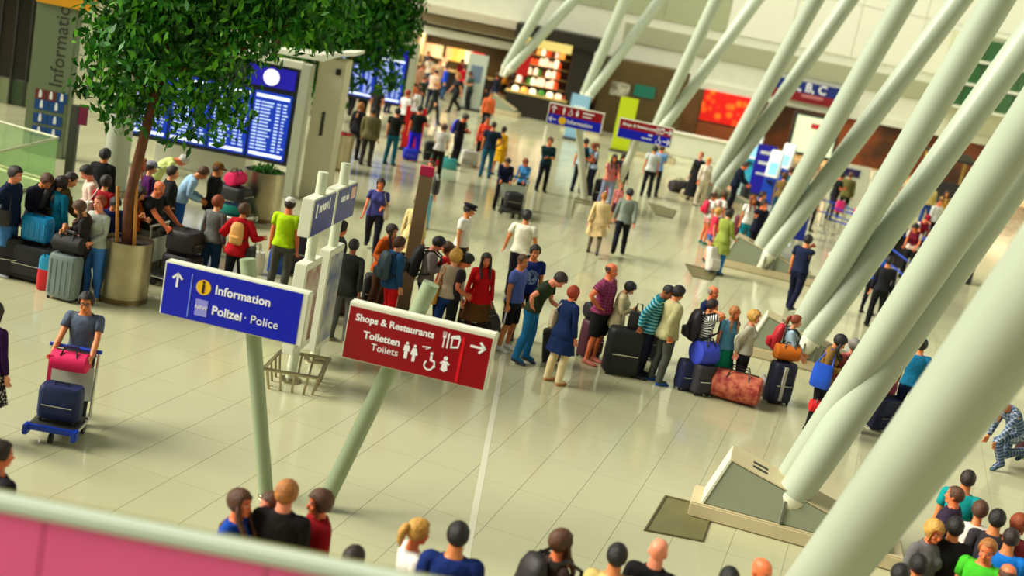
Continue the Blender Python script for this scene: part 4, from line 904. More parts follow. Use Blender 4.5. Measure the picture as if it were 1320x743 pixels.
# ------------------------------------------------------------------ double display posts in the centre left
for q, Y0 in enumerate((17.72, 18.85)):
    p = atY(*((376,478),(409,440))[q], Y0); x = p.x if q == 0 else -2.78
    e = empty('display_post', (x, Y0, 0), R(-7), 'white post with blue sign box and poster case, the %s of the two' % ('nearer' if q == 0 else 'farther'), 'signpost')
    mb = MB(); mb.lathe([(.16,0),(.16,.03),(.1,.05)], 20); ob('base_plate', mb, STEEL, e, True)
    mb = MB(); mb.tube([(0,0,.04),(0,0,3.12)], .075, 18); ob('post', mb, mat('post_white', (206,212,186), .4), e, True)
    mb = MB(); mb.box(-.09, .09, -.5, .5, 2.25, 2.8); sb = ob('sign_box', mb, WHITE, e, bevel=.012)
    mb = MB(); mb.box(.09, .096, -.47, .49, 2.27, 2.78); ob('blue_face', mb, mat('sign_slate_blue', (34,56,140), .35), sb)
    for y0, y1, z0, z1 in (((-.38,-.32,2.52,2.72),(-.24,-.12,2.58,2.68),(-.08,.06,2.59,2.69),(.1,.16,2.6,2.7),(.2,.24,2.58,2.74)) if q == 0 else ((-.3,-.1,2.58,2.66),(-.05,.08,2.58,2.66),(.2,.42,2.56,2.74))):
        mb = MB(); mb.box(.096, .1, y0, y1, z0, z1); ob('text_block', mb, LETW if q == 0 or y0 < 0 else mat('picto_rose', (236,190,170), .5), sb)
    mb = MB(); mb.box(-.09, .09, -.36, .36, .5 if q == 0 else .25, 1.84); pc = ob('poster_case', mb, WHITE, e, bevel=.012)
    mb = MB(); mb.box(.09, .096, -.3, .32, .6 if q == 0 else .35, 1.74); ob('poster', mb, mat('poster_pale_%d' % q, (206,206,190) if q else (150,90,80), .4, noise=.5, nscale=2.5, c2=(40,70,140) if q else (220,210,196)), pc)
c = at(378, 497); e = empty('trolley_bumper', c, R(8), 'low bent steel guard rail around the foot of the display posts', 'rail')
q = [(-.40,-.32),(.30,-.36),(.42,.5),(-.24,.54)]
mb = MB(); mb.tube([(x*1.1,y*1.1,.30) for x, y in q+[q[0]]], .028, 8, False); ob('top_rail', mb, STEEL, e, True)
for i in range(4):
    (x0,y0),(x1,y1) = q[i], q[(i+1)%4]
    for k in range(4):
        t = (k+.3)/4; x, y = x0+(x1-x0)*t, y0+(y1-y0)*t; mb = MB(); mb.tube([(x*.94,y*.94,0),(x*1.1,y*1.1,.3)], .018, 6); ob('bar', mb, STEEL, e, True)
# dark info pillar
c = at(518, 402); e = empty('info_pillar', c, R(8), 'tall brown grey pillar with a magenta top in the crowd', 'pillar')
mb = MB(); mb.box(-.12, .12, -.07, .07, 0, 2.56); ob('shaft', mb, mat('pillar_brown', (150,124,88), .4, noise=.1, nscale=1.5), e, bevel=.015); mb = MB(); mb.box(-.125, .125, -.075, .075, 2.56, 2.73); ob('cap', mb, mat('magenta', (214,20,90), .4), e, bevel=.01)
mb = MB(); mb.box(-.3, .3, -.25, .25, 0, .025); ob('base_plate', mb, DARK, e)

# ------------------------------------------------------------------ flight boards
SCRB = mat('screen_blue', (10, 60, 200), .35, emit=.35); ROWW = mat('row_white', (190,214,255), .4, emit=.7); HEADW = mat('head_white', (230,240,255), .4, emit=.8)
def board(xr, Y, n, label, z0=.85, clock=True, sw=.98):
    x0 = xr - n*sw; e = empty('flight_board', ((x0+xr)/2, Y, 0), 0, label, 'display board'); w = n*sw/2; rr = random.Random(n)
    FR = mat('board_frame', (190,194,170), .4)
    mb = MB(); mb.box(-w-.06, w+.06, .05, .45, z0-.1, 3.15); ob('housing', mb, mat('board_dark', (40,44,52), .5), e)
    mb = MB(); mb.box(-w-.1, w+.1, 0, .5, 3.15, 3.32); ob('roof_edge', mb, WHITE, e, bevel=.02)
    for s in (-1, 1):
        mb = MB(); mb.box(s*(w+.2)-.12, s*(w+.2)+.12, -.02, .5, 0, 3.3); ob('side_frame', mb, FR, e, bevel=.015)
    for k in range(n):
        cx = -w + (k+.5)*sw; mb = MB(); mb.box(cx-sw*.47, cx+sw*.47, 0, .05, z0, z0+1.62); s_ = ob('screen', mb, SCRB, e)
        mb = MB(); mb.box(cx-sw*.42, cx+sw*.42, -.006, 0, z0+1.48, z0+1.56); ob('heading_bar', mb, HEADW, s_)
        mb = MB()
        for r_ in range(15):
            z = z0 + .2 + r_*.082
            for a0, a1 in ((-.42,-.30),(-.27,rr.uniform(-.05,.05)),(.12,.22),(.28,rr.uniform(.34,.42))): mb.box(cx+sw*a0, cx+sw*a1, -.006, 0, z, z+.036)
        tag(ob('text_rows', mb, ROWW, s_), kind='stuff')
        mb = MB(); mb.box(cx-sw*.42, cx+sw*.42, -.006, 0, z0+.05, z0+.13); ob('footer_bar', mb, HEADW, s_)
    mb = MB(); mb.box(w-sw*1.2, w-.02, 0, .05, 2.6, 3.08); hd = ob('header_panel', mb, mat('header_violet', (30,20,190), .35, emit=.25), e)
    mb = MB(); mb.tube([(w-sw*.62,-.012,2.84),(w-sw*.62,0,2.84)], .2, 24); ob('clock_face', mb, mat('clock_white', (250,250,250), .4, emit=.6), hd)
    return e, w
xr = atY(372, 170, 31).x
e, w = board(xr, 31, 4, 'large blue flight board with a white clock behind the foreground tree')
# white service tower at its right with a curved roof wing
c = at(398, 256); e = empty('service_tower', (c.x+.05, 31.6, 0), 0, 'white slim tower with a curved roof wing right of the flight board', 'tower')
mb = MB(); mb.box(-.33, .33, -.1, .9, 0, 3.5); ob('body', mb, mat('tower_cream', (214,208,176), .45), e, bevel=.02)
mb = MB(); mb.prism([(-1.4,3.5),(-.3,3.56),(.2,3.72),(.55,3.78),(.55,3.70),(.2,3.62),(-.2,3.42),(-1.4,3.40)], -.3, 1.1); ob('roof_wing', mb, WHITE, e)
mb = MB(); mb.box(-.06, .02, -.12, -.1, 1.6, 2.2); ob('vent_strip', mb, DARK, e); mb = MB(); mb.box(.12, .24, -.13, -.1, 3.15, 3.3); ob('spotlight', mb, BLACK, e)
xr2 = atY(522, 100, 47).x
e, w = board(xr2, 47, 3, 'second farther blue flight board beyond the smaller tree', z0=1.05, sw=1.05)

# ------------------------------------------------------------------ planters and trees
LEAF = mat('leaf_green', (44, 122, 14), .5, noise=.75, nscale=1.6, c2=(14, 62, 4), spec=.3)
LEAF2 = mat('leaf_light', (104, 176, 24), .5, noise=.6, nscale=1.8, c2=(40, 110, 10), spec=.3)
BARK = mat('bark', (110, 62, 30), .8, noise=.4, nscale=6, bump=.5, bscale=20); SOIL = mat('soil', (50, 34, 22), .9)
def planter(px, r, h, label, sq=False):
    c = at(*px); e = empty('steel_planter', (c.x, c.y, 0), 0, label, 'planter')
    mb = MB(); mb.lathe([(r*.93,0),(r*.93,.05),(r,.06),(r,h),(r*.95,h),(r*.94,h-.08)], 40); ob('drum', mb, STEEL, e, True)
    mb = MB(); mb.lathe([(r*.93,h-.1),(r*.93,h-.06)], 32); ob('soil', mb, SOIL, e)
    mb = MB(); mb.lathe([(r*1.005,.02),(r*1.005,.1)], 40); ob('foot_band', mb, mat('band_dark', (120,104,70), .35, 1.), e, True)
    return e
def foliage(name, blobs, n, mt, parent, size=.10, seed=1):
    rg = np.random.RandomState(seed); V = []; Fq = []
    wts = np.array([b[3]*b[4]*b[5] for b in blobs]); wts = wts/wts.sum()
    for b, wv in zip(blobs, wts):
        m = int(n*wv)
        d = rg.randn(m,3); d /= np.linalg.norm(d,axis=1,keepdims=True); rad = rg.rand(m)**.42
        # clumps
        P = np.array(b[:3]) + d*rad[:,None]*np.array(b[3:6]); P += rg.randn(m,3)*.05
        for p in P:
            a = rg.rand(3)*6.28; u = np.array((math.cos(a[0])*math.cos(a[1]), math.sin(a[0])*math.cos(a[1]), math.sin(a[1]))); w = np.cross(u, (math.cos(a[2]), math.sin(a[2]), .3)); w /= np.linalg.norm(w)+1e-6; s = size*(.6+.8*rg.rand()); k = len(V)
            V += [p-u*s, p+w*s*.42, p+u*s, p-w*s*.42]; Fq.append((k,k+1,k+2,k+3))
    me = bpy.data.meshes.new(name); me.from_pydata([tuple(v) for v in V], [], Fq); return tag(link(name, me, mt, parent), kind='stuff')
planter((156,386), .41, 1.02, 'brushed steel drum planter of the large foreground tree')
c = at(156, 386); e = empty('foreground_tree', (c.x, c.y, .95), 0, 'large leafy tree in the nearest steel planter covering the flight board', 'tree')
Yt = c.y
def loc(px, py, dy=0.): p = atY(px, py, Yt+dy); return (p.x-c.x, p.y-c.y, p.z-.95)
tr = [(0,0,-.08), loc(166,262), loc(176,215), loc(190,160), loc(205,110), loc(214,60), loc(222,0)]
mb = MB(); mb.tube(tr, [.11,.09,.085,.08,.075,.065,.05], 10); ob('trunk', mb, BARK, e, True)
for p in ((150,80),(280,90),(330,60),(250,20),(120,40),(380,30)):
    mb = MB(); t = loc(198,135) if p[0] < 260 else loc(206,105); q = loc(*p); mb.tube([t, tuple((Vector(t)+Vector(q))/2+Vector((0,0,.15))), q], [.045,.03,.012], 7); ob('branch', mb, BARK, e, True)
for s, px in ((-1,(152,240)),(1,(176,238))):
    mb = MB(); mb.tube([(s*.14,-.1,-.08), loc(*px)], [.03,.028], 8); ob('stake', mb, mat('stake_wood', (196,130,50), .7), e, True)
BL = []
for px, py, r, dy in ((160,90,.8,0),(150,50,.65,.2),(190,60,.95,-.2),(250,40,1.0,.1),(305,45,.85,0),(260,110,.85,.2),(288,128,.5,0),(360,30,.75,.2),(410,32,.6,.2),(400,15,.75,.1),(142,130,.5,-.1),(170,150,.5,.1),(230,150,.5,.1),(165,20,.75,0),(220,0,1.,0),(320,0,.9,.2),(275,160,.45,0),(300,150,.4,.2),(118,112,.42,0),(200,120,.6,.3),(225,178,.3,-.1),(250,-60,1.5,.3),(350,-60,1.3,.3),(175,-50,1.1,.2),(440,25,.55,.2)):
    q = loc(px, py, dy); BL.append((q[0], q[1], q[2], r, r*1.0, r*.72))
foliage('foliage', BL, 9000, LEAF, e, .085, 2); foliage('foliage', BL, 5500, LEAF2, e, .08, 5)
planter((333,283), .45, 1.12, 'brushed steel drum planter in front of the flight board legs')
c2 = at(333, 283); e = empty('planter_shrub', (c2.x, c2.y, 1.0), 0, 'low dark shrub in the steel planter under the flight board', 'plant')
mb = MB(); mb.tube([(0,0,0),(.02,0,.12)], .03, 8); ob('stem', mb, BARK, e); foliage('foliage', [(0,0,.12,.3,.3,.1)], 250, LEAF, e, .06, 3)
planter((428,217), .5, 1.05, 'brushed steel drum planter with red flowers and a young tree')
c = at(428, 217); Yt = c.y; e = empty('young_tree', (c.x, c.y, .95), 0, 'smaller tree with orange trunk behind the flight board tower', 'tree')
tr = [(0,0,-.05), loc(440,110), loc(452,85), loc(463,50), loc(470,0), loc(474,-40)]
mb = MB(); mb.tube(tr, [.09,.085,.075,.065,.05,.03], 9); ob('trunk', mb, mat('bark_orange', (206,130,50), .7, noise=.3, nscale=5), e, True)
BL = []
for px, py, r, dy in ((400,25,1.0,.2),(440,10,1.2,0),(480,20,1.2,0),(510,30,.9,0),(515,60,.5,0),(430,60,.8,0),(480,70,.8,.2),(505,105,.45,.2),(420,110,.7,.1),(425,135,.5,.1),(450,100,.5,.2),(470,-40,1.6,.2),(520,0,.7,0),(490,115,.35,0),(395,80,.9,.3)):
    q = loc(px, py, dy); BL.append((q[0], q[1], q[2], r, r, r*.75))
foliage('foliage', BL, 6500, LEAF, e, .13, 8); foliage('foliage', BL, 2200, LEAF2, e, .12, 9)
for k in range(14):
    a = k*2.4; r = .12 + .3*random.random(); o_ = MB(); o_.ball((0,0,.04), (.11,.11,.08), 8, 5); o = ob('flower_clump', o_, mat('flower_red', (170,14,20), .6), None, True); o.location = (c.x + r*math.cos(a), c.y + r*math.sin(a), .98)
    tag(o, 'red flower clump on the soil of the far steel planter', 'flower', 'red flowers in the far planter')

# ------------------------------------------------------------------ upper left: tower sign, column, dark wall, glass balustrade
YT = 30.2; p = atY(58, 160, YT); e = empty('information_tower', (p.x, YT, 0), 0, 'grey tower sign lettered Information upright beside the tree', 'sign')
mb = MB(); mb.box(-.5, .5, 0, .35, 0, 6.4); ob('shaft', mb, mat('tower_grey', (112,124,92), .45), e, bevel=.02)
mb = MB(); mb.box(-.5, .8, -.05, .4, atY(85,9,YT).z, atY(85,9,YT).z+.5); ob('yellow_header', mb, mat('header_amber', (232,160,10), .4), e)
text('lettering', 'Information', .46, mat('letter_dark', (44,48,36), .5), e, (.16, -.004, atY(68, 112, YT).z), (math.pi/2, -math.pi/2, 0), ext=.003)
zt = [atY(62, q, YT).z for q in (130, 143, 161, 178)]
for k, z in enumerate(zt):
    for j in range(3 if k == 0 else 2):
        mb = MB(); w_ = .24 if k == 0 else .34; x = -.3 + j*(w_+.02); mb.box(x, x+w_, -.02, 0, z, z+.24); ob('pictogram_panel', mb, mat('picto_maroon', (110,40,40), .4) if (k == 0 and j < 2) else mat('picto_blue', (10,70,140), .4), e)
        mb = MB(); mb.ball((x+w_/2,-.02,z+.2), (.03,.008,.03), 8, 5); mb.box(x+w_/2-.035, x+w_/2+.035, -.028, -.02, z+.05, z+.17); ob('pictogram', mb, LETW, e)
p = atY(160, 200, 27.5); e = empty('round_column', (p.x-.15, 27.5, 0), 0, 'pale grey round column left of the foreground tree trunk', 'column')
mb = MB(); mb.tube([(0,0,0),(0,0,8)], .27, 28); ob('shaft', mb, mat('column_grey', (176,180,160), .4), e, True); mb = MB(); mb.lathe([(.31,0),(.31,.12),(.28,.14)], 28); ob('base_ring', mb, STEEL, e, True)
e = empty('dark_shop_wall', (0,0,0), 0, 'dark glazed shop wall in the upper left corner', 'wall')
YD = 36.5; p0, p1 = atY(-60, 60, YD).x, atY(58, 60, YD).x
for k in range(6):
    x = p0 + k*(p1-p0)/6; w_ = (p1-p0)/6
    mb = MB(); mb.box(x+.03, x+w_-.03, YD, YD+.2, .75, 9.); ob('glass_panel', mb, mat('dark_glass_%d' % (k % 3), [(40,34,20),(26,26,18),(58,50,30)][k % 3], .12), e)
    mb = MB(); mb.box(x+.03, x+w_-.03, YD, YD+.2, 0, .72); ob('lower_panel', mb, mat('low_green_%d' % (k % 2), [(64,84,54),(150,160,120)][k % 2], .3), e)
    mb = MB(); mb.box(x-.03, x+.03, YD-.05, YD+.25, 0, 9.); ob('mullion', mb, DARK, e)
e = empty('white_hoarding', (0,0,0), 0, 'pale wall panels between the tower sign and the flight board', 'partition')
p0, p1 = atY(85, 200, 40).x, atY(330, 200, 40).x
for k in range(5):
    x = p0 + k*(p1-p0)/5; w_ = (p1-p0)/5; mb = MB(); mb.box(x+.01, x+w_-.01, 40, 40.15, 0, 4.2); ob('panel', mb, mat('hoarding', (224,222,190), .5, noise=.1, nscale=.7), e)
gm = bpy.data.materials.new('green_balustrade_glass'); gm.use_nodes = True; nt = gm.node_tree; nt.nodes.clear()
o_ = nt.nodes.new('ShaderNodeOutputMaterial'); mx = nt.nodes.new('ShaderNodeMixShader'); tr_ = nt.nodes.new('ShaderNodeBsdfTransparent'); tr_.inputs[0].default_value = (.84,.95,.80,1); gl = nt.nodes.new('ShaderNodeBsdfPrincipled'); gl.inputs['Base Color'].default_value = lin((196,220,176))+(1,); gl.inputs['Roughness'].default_value = .1
mx.inputs[0].default_value = .2; nt.links.new(tr_.outputs[0], mx.inputs[1]); nt.links.new(gl.outputs[0], mx.inputs[2]); nt.links.new(mx.outputs[0], o_.inputs[0])
C0, C1_, C2_ = at(75,178,1.0), at(-25,150,1.0), at(-30,203,1.0)
e = empty('glass_balustrade', (C0.x, C0.y, 0), 0, 'green glass balustrade with pale handrail at the left edge', 'balustrade')
for A, B in ((C0, C1_), (C0, C2_)):
    d = (B-A); n = Vector((-d.y, d.x, 0)).normalized()*.012; m_ = 3
    for k in range(m_):
        a = A + d*(k/m_+.006) - C0; b = A + d*((k+1)/m_-.006) - C0; a.z = b.z = 0; mb = MB()
        mb.hexa([a-n+Vector((0,0,.06)), b-n+Vector((0,0,.06)), b+n+Vector((0,0,.06)), a+n+Vector((0,0,.06)), a-n+Vector((0,0,.97)), b-n+Vector((0,0,.97)), b+n+Vector((0,0,.97)), a+n+Vector((0,0,.97))]); ob('pane', mb, gm, e)
    mb = MB(); f = lambda v: Vector((v.x-C0.x, v.y-C0.y, 1.0)); mb.tube([f(A), f(B)], .03, 10); ob('handrail', mb, mat('rail_pale', (196,200,160), .35), e, True)
    mb = MB(); g_ = lambda v: Vector((v.x-C0.x, v.y-C0.y, .03)); mb.tube([g_(A), g_(B)], .035, 8); ob('shoe_rail', mb, STEEL, e, True)
mb = MB(); mb.box(-.09, .09, -.09, .09, 0, 1.7); 
e = empty('dark_pillar', at(88,232), 0, 'slim dark pillar with a purple notice right of the glass balustrade', 'pillar'); ob('shaft', mb, mat('pillar_dark', (64,66,56), .4), e, bevel=.01); mb = MB(); mb.box(.10, .3, -.1, -.07, 1.3, 1.75); ob('purple_notice', mb, mat('purple', (120,10,60), .4), e)
# ------------------------------------------------------------------ luggage
def bagmat(c, rough=.55, pat=None):
    if pat == 'floral': return mat('bag_floral', (214,120,84), .7, noise=.9, nscale=9, c2=(150,36,36), coord='Object')
    return mat('bag_%d_%d_%d' % c, c, rough, noise=.15, nscale=4, bump=.15, bscale=40)
def suitcase(px, label, c=(24,24,26), size=(.46,.28,.68), yaw=0., handle=True, tilt=0., z=0., hard=False, strip=None, lay=None, group=None, where=None):
    """px: the middle of its foot on the floor in the photograph"""
    w, d, h = size; p = where if where is not None else at(px[0], px[1], z); e = empty('suitcase', p, R(yaw), label, 'suitcase', group); e.rotation_euler = (R(tilt), 0, R(yaw))
    mt = bagmat(c, .35 if hard else .6); b = .05
    mb = MB(); r = min(w, d)*.28
    def rr(z_, k): 
        out = []
        for cx, cy, a0 in ((1,1,0),(-1,1,90),(-1,-1,180),(1,-1,270)):
            for j in range(4): a = R(a0 + j*30); out.append(((w/2-r)*cx*k + r*k*math.cos(a), (d/2-r)*cy*k + r*k*math.sin(a), z_))
        return out
    z0 = .045; mb.loft([rr(z0,.9), rr(z0+.02,.97), rr(z0+.06,1), rr(z0+h-.08,1), rr(z0+h-.03,.97), rr(z0+h,.88)]); ob('shell', mb, mt, e, True)
    mb = MB(); q = [(x*1.01, y*1.0, zz) for x, y, zz in rr(z0, 1.)]
    if hard:
        for k in range(5):
            x = -w*.36 + k*w*.18; mb = MB(); mb.box(x-.012, x+.012, -d/2-.008, -d/2+.02, z0+.07, z0+h-.08); ob('rib', mb, mt, e)
    else:
        mb = MB(); mb.box(-w*.4, w*.4, -d/2-.03, -d/2+.02, z0+.07, z0+h*.5); ob('front_pocket', mb, mt, e, bevel=.015)
        mb = MB(); mb.box(-w*.36, w*.36, -d/2-.034, -d/2-.028, z0+h*.44, z0+h*.46); ob('zip', mb, CHROME, e)
    if strip:
        mb = MB(); mb.box(-.03+strip[3], .03+strip[3], -d/2-.036, -d/2+.02, z0+.05, z0+h-.05); ob('strip', mb, bagmat(strip[:3]), e)
    for sx in (-1, 1):
        for sy in (-1, 1):
            mb = MB(); mb.tube([(sx*w*.38-.012, sy*d*.33, .03), (sx*w*.38+.012, sy*d*.33, .03)], .03, 10); ob('wheel', mb, BLACK, e, True)
    mb = MB(); mb.tube([(-.09,0,z0+h-.005),(-.08,0,z0+h+.03),(.08,0,z0+h+.03),(.09,0,z0+h-.005)], .012, 6); ob('grip', mb, BLACK, e, True)
    if handle:
        mb = MB(); mb.tube([(-.11,d*.38,z0+h-.02),(-.11,d*.38,1.02),(.11,d*.38,1.02),(.11,d*.38,z0+h-.02)], .011, 6); ob('pull_handle', mb, CHROME, e, True)
    return e
def duffel(px, label, c=(24,24,26), L=.6, r=.17, yaw=0., z=0., pat=None, cat='bag', name='duffel_bag', where=None):
    p = where if where is not None else at(px[0], px[1], z); e = empty(name, p, R(yaw), label, cat); mt = bagmat(c, .7, pat)
    rs = []
    for t, k in ((-.5,.55),(-.49,.8),(-.45,.97),(-.2,1.02),(.2,1.03),(.45,.97),(.49,.8),(.5,.55)):
        rs.append([(t*L, r*k*1.0*math.cos(2*math.pi*i/18), r*.98 + r*k*.95*math.sin(2*math.pi*i/18)) for i in range(18)])
    mb = MB(); mb.loft(rs); ob('bag', mb, mt, e, True)
    for s in (-1, 1):
        mb = MB(); mb.tube([(-L*.22, s*r*.75, r*1.6), (-L*.16, s*r*.3, r*2.25), (L*.16, s*r*.3, r*2.25), (L*.22, s*r*.75, r*1.6)], .012, 6); ob('handle', mb, BLACK if c != (24,24,26) else DARK, e, True)
    mb = MB(); mb.box(-L*.4, L*.4, -.01, .01, r*1.9, r*2.0); ob('zip', mb, DARK, e)
    return e
def tote(px, label, c, w=.34, d=.16, h=.36, z=0., yaw=0., c2=None, where=None, cat='bag', name='carrier_bag'):
    p = where if where is not None else at(px[0], px[1], z); e = empty(name, p, R(yaw), label, cat); mt = bagmat(c, .45)
    def rr(k, zz): return [(w/2*k*math.copysign(abs(math.cos(q))**.5, math.cos(q)), d/2*k*math.copysign(abs(math.sin(q))**.5, math.sin(q)), zz) for q in [2*math.pi*i/16 for i in range(16)]]
    zc = h*.62 if c2 else h
    mb = MB(); mb.loft([rr(.9,.0), rr(1,.03), rr(1.02,zc*.6), rr(.98 if c2 else .9,zc)]); ob('sack', mb, mt, e, True)
    if c2: mb = MB(); mb.loft([rr(.98,zc), rr(.95,h*.9), rr(.85,h)]); ob('upper_band', mb, bagmat(c2, .45), e, True)
    for s in (-1, 1):
        mb = MB(); mb.tube([(-w*.2, s*d*.35, h-.02), (-w*.15, s*d*.25, h+.14), (w*.15, s*d*.25, h+.14), (w*.2, s*d*.35, h-.02)], .009, 6); ob('handle', mb, BLACK, e, True)
    return e
def backpack(label, c, size=1., side=None, name='backpack', c2=None):
    """on the back of the person placed last"""
    s = LAST['sc']*size; p = bone_point('chest', (0, .135, 1.26)); e = bpy.data.objects.new(name, None); COL.objects.link(e); tag(e, label, 'backpack')
    e.matrix_world = Matrix.Translation(p) @ bone_mat('chest'); mt = bagmat(c, .6)
    def rr(z, a, b0, b): return [(a*math.copysign(abs(math.cos(q))**.7, math.cos(q))*s, (b0 + b*(1+math.sin(q))/2)*s, z*s) for q in [2*math.pi*i/18 for i in range(18)]]
    mb = MB(); mb.loft([rr(-.27,.11,.02,.10), rr(-.24,.145,.0,.17), rr(-.05,.155,.0,.19), rr(.12,.145,0,.16), rr(.2,.11,.01,.11), rr(.225,.05,.03,.05)]); ob('main_pocket', mb, mt, e, True)
    mb = MB(); mb.loft([rr(-.22,.09,.14,.08), rr(-.2,.11,.13,.12), rr(-.08,.11,.14,.12), rr(-.05,.08,.14,.06)]); ob('front_pocket', mb, bagmat(c2, .6) if c2 else mt, e, True)
    for sx in (-1, 1):
        mb = MB(); mb.tube([(sx*.10*s,.01*s,.17*s),(sx*.115*s,-.13*s,.21*s),(sx*.12*s,-.275*s,.12*s),(sx*.13*s,-.27*s,-.06*s),(sx*.165*s,-.12*s,-.16*s),(sx*.13*s,.02*s,-.2*s)], .016*s, 6); ob('strap', mb, BLACK if c != (22,22,26) else DARK, e, True)
    mb = MB(); mb.tube([(-.03*s,.05*s,.22*s),(0,.05*s,.26*s),(.03*s,.05*s,.22*s)], .008*s, 6); ob('loop', mb, BLACK, e, True)
    return e
def shoulder_bag(label, c, side=1, drop=.95, w=.32, h=.26, strap=True, fwd=0.):
    s = LAST['sc']; p = bone_point('pelvis', (side*.235, fwd, drop)); e = empty('shoulder_bag', p, LAST['yaw'] + math.pi/2, label, 'bag'); mt = bagmat(c, .5)
    def rr(k, zz): return [(w/2*k*math.copysign(abs(math.cos(q))**.6, math.cos(q)), .065*k*math.copysign(abs(math.sin(q))**.6, math.sin(q)), zz) for q in [2*math.pi*i/16 for i in range(16)]]
    mb = MB(); mb.loft([rr(.8,-h/2), rr(1,-h/2+.03), rr(1.02,0), rr(.9,h/2)]); ob('sack', mb, mt, e, True)
    if strap:
        t = bone_point('chest', (side*.13, .015, 1.475)) - p; M_ = Matrix.Rotation(-(LAST['yaw'] + math.pi/2), 3, 'Z'); t = M_ @ t
        mb = MB(); mb.tube([(-w*.4,0,h/2-.02), (t.x-.07, t.y, t.z-.06), (t.x, t.y, t.z+.012), (t.x+.07, t.y, t.z-.06), (w*.4,0,h/2-.02)], .011, 6); ob('strap', mb, mt, e, True)
    return e
def trolley(px, label, yaw=0., w=.56, where=None, hgt=1.02, cm=None, L=1.):
    """a luggage trolley; its pushing handle is at +y, its nose at -y in its own frame"""
    p = where if where is not None else at(*px); e = empty('luggage_trolley', p, R(yaw), label, 'trolley'); BLUE = cm or mat('trolley_blue', (10,60,180), .4)
    mb = MB()
    for s in (-1, 1): mb.tube([(s*w/2,-.42*L,.17),(s*w/2,.36,.17)], .018, 8)
    mb.tube([(-w/2,-.42*L,.17),(w/2,-.42*L,.17)], .018, 8); mb.tube([(-w/2,.0,.17),(w/2,.0,.17)], .014, 8); mb.tube([(-w/2,.36,.17),(w/2,.36,.17)], .018, 8)
    tag(ob('base_frame', mb, CHROME, e, True), kind='stuff')
    for s in (-1, 1):
        mb = MB(); mb.tube([(s*w/2,.36,.15),(s*w/2,.40,.6),(s*w/2,.44,hgt)], .018, 8); ob('upright', mb, CHROME, e, True)
        mb = MB(); mb.tube([(s*w*.42-.02,.3,.06),(s*w*.42+.02,.3,.06)], .06, 12); ob('wheel', mb, BLACK, e, True)
        mb = MB(); mb.box(s*w/2-.03, s*w/2+.03, -.42*L-.08, -.42*L+.06, .09, .21); ob('bumper', mb, BLUE, e, bevel=.01)
    mb = MB(); mb.tube([(-.02,-.36*L,.06),(.02,-.36*L,.06)], .06, 12); ob('wheel', mb, BLACK, e, True)
    mb = MB(); mb.box(-w/2, w/2, -.42*L-.03, -.42*L+.02, .14, .21); ob('nose_plate', mb, BLUE, e, bevel=.01)
    mb = MB(); mb.tube([(-w/2-.03,.44,hgt),(w/2+.03,.44,hgt)], .024, 10); ob('push_bar', mb, BLUE, e, True)
    mb = MB(); mb.box(-w/2+.02, w/2-.02, .385, .40, .38, .80); ob('advert_board', mb, mat('board_pale', (206,214,196), .5), e)
    mb = MB(); mb.box(-w/2+.03, w/2-.03, -.4*L, .34, .185, .197); ob('platform', mb, DARK, e)
    return e
def on(e, dx, dy, dz):     # a place in a thing's own frame, in the world
    return e.matrix_basis @ Vector((dx, dy, dz))
# ------------------------------------------------------------------ the travellers
BLK, NAVY, GREY, JEAN, WHT, CRM = (20,20,22), (16,24,62), (92,94,92), (44,84,140), (244,242,232), (212,192,142)
def T(c, *p): return ('tshirt', c) + p
def S(c, *p): return ('sweater', c) + p
def Jk(c, *p): return ('jacket', c) + p
def Tr(c, *p): return ('trousers', c) + p
def Lg(c): return ('leggings', c)
def Sh(c, *p): return ('shorts', c) + p
def coat(c): return (Jk(c), ('coat_skirt', c))
def lcoat(c): return (Jk(c), ('long_coat_skirt', c))
def glasses(c=None):
    e = LAST['root']; mb = MB(); M_ = e.matrix_basis.inverted()
    P = lambda x, y, z: tuple(M_ @ bone_point('head', (x, y, z)))
    for s in (-1, 1):
        mb.tube([P(s*.031 + .021*math.cos(a), -.103, 1.637 + .016*math.sin(a)) for a in [i*math.pi/5 for i in range(11)]], .0035, 5, False); mb.tube([P(s*.052,-.102,1.64), P(s*.078,.0,1.642)], .003, 5)
    mb.tube([P(-.01,-.106,1.64), P(.01,-.106,1.64)], .003, 5); tag(ob('glasses', mb, c or BLACK, e, True), kind='stuff')
def held_phone(label, hand='r'):
    p = bone_point('fing_'+hand, LAST['J']['fing_'+hand]); e = empty('phone', p, LAST['yaw'], label, 'phone')
    mb = MB(); mb.box(-.035, .035, -.045, -.035, -.03, .11); ob('case', mb, BLACK, e, bevel=.003); mb = MB(); mb.box(-.031, .031, -.035, -.0335, -.025, .105); ob('screen', mb, mat('phone_glass', (60,70,80), .15), e)

# --- the man with the trolley
person((112,377), 'person in a grey tee pushing a trolley with a pink bag', 1.66, 3, 'push', 'm', 'tan', ('crop','black'), (T((92,104,126)), Tr((34,38,50))), tweak=dict(turn=4, nod=4, arm_l=(.24,-.36,1.04), arm_r=(.24,-.36,1.04), bend=3))
glasses(); dr = Vector((math.sin(R(3)), -math.cos(R(3)), 0)); tp = Vector(LAST['loc']) + dr*.66; tp.z = 0
t = trolley(None, 'luggage trolley with blue bumpers pushed by the person in grey', 3, where=tp, hgt=1.0, L=.42)
suitcase(None, 'navy blue bag standing on the trolley of the person in grey', (16,34,84), (.5,.26,.40), 3, False, where=on(t, 0, .08, .20))
e = duffel(None, 'bright pink sports bag hung on the trolley push bar', (236,14,96), .44, .13, 3, where=on(t, 0, .27, .76), name='sports_bag')
mb = MB(); mb.box(-.02, .02, -.012, .012, -.22, .1); o = ob('hanging_strap', mb, bagmat((236,14,96)), e); o.location = (-.2, -.1, .1)
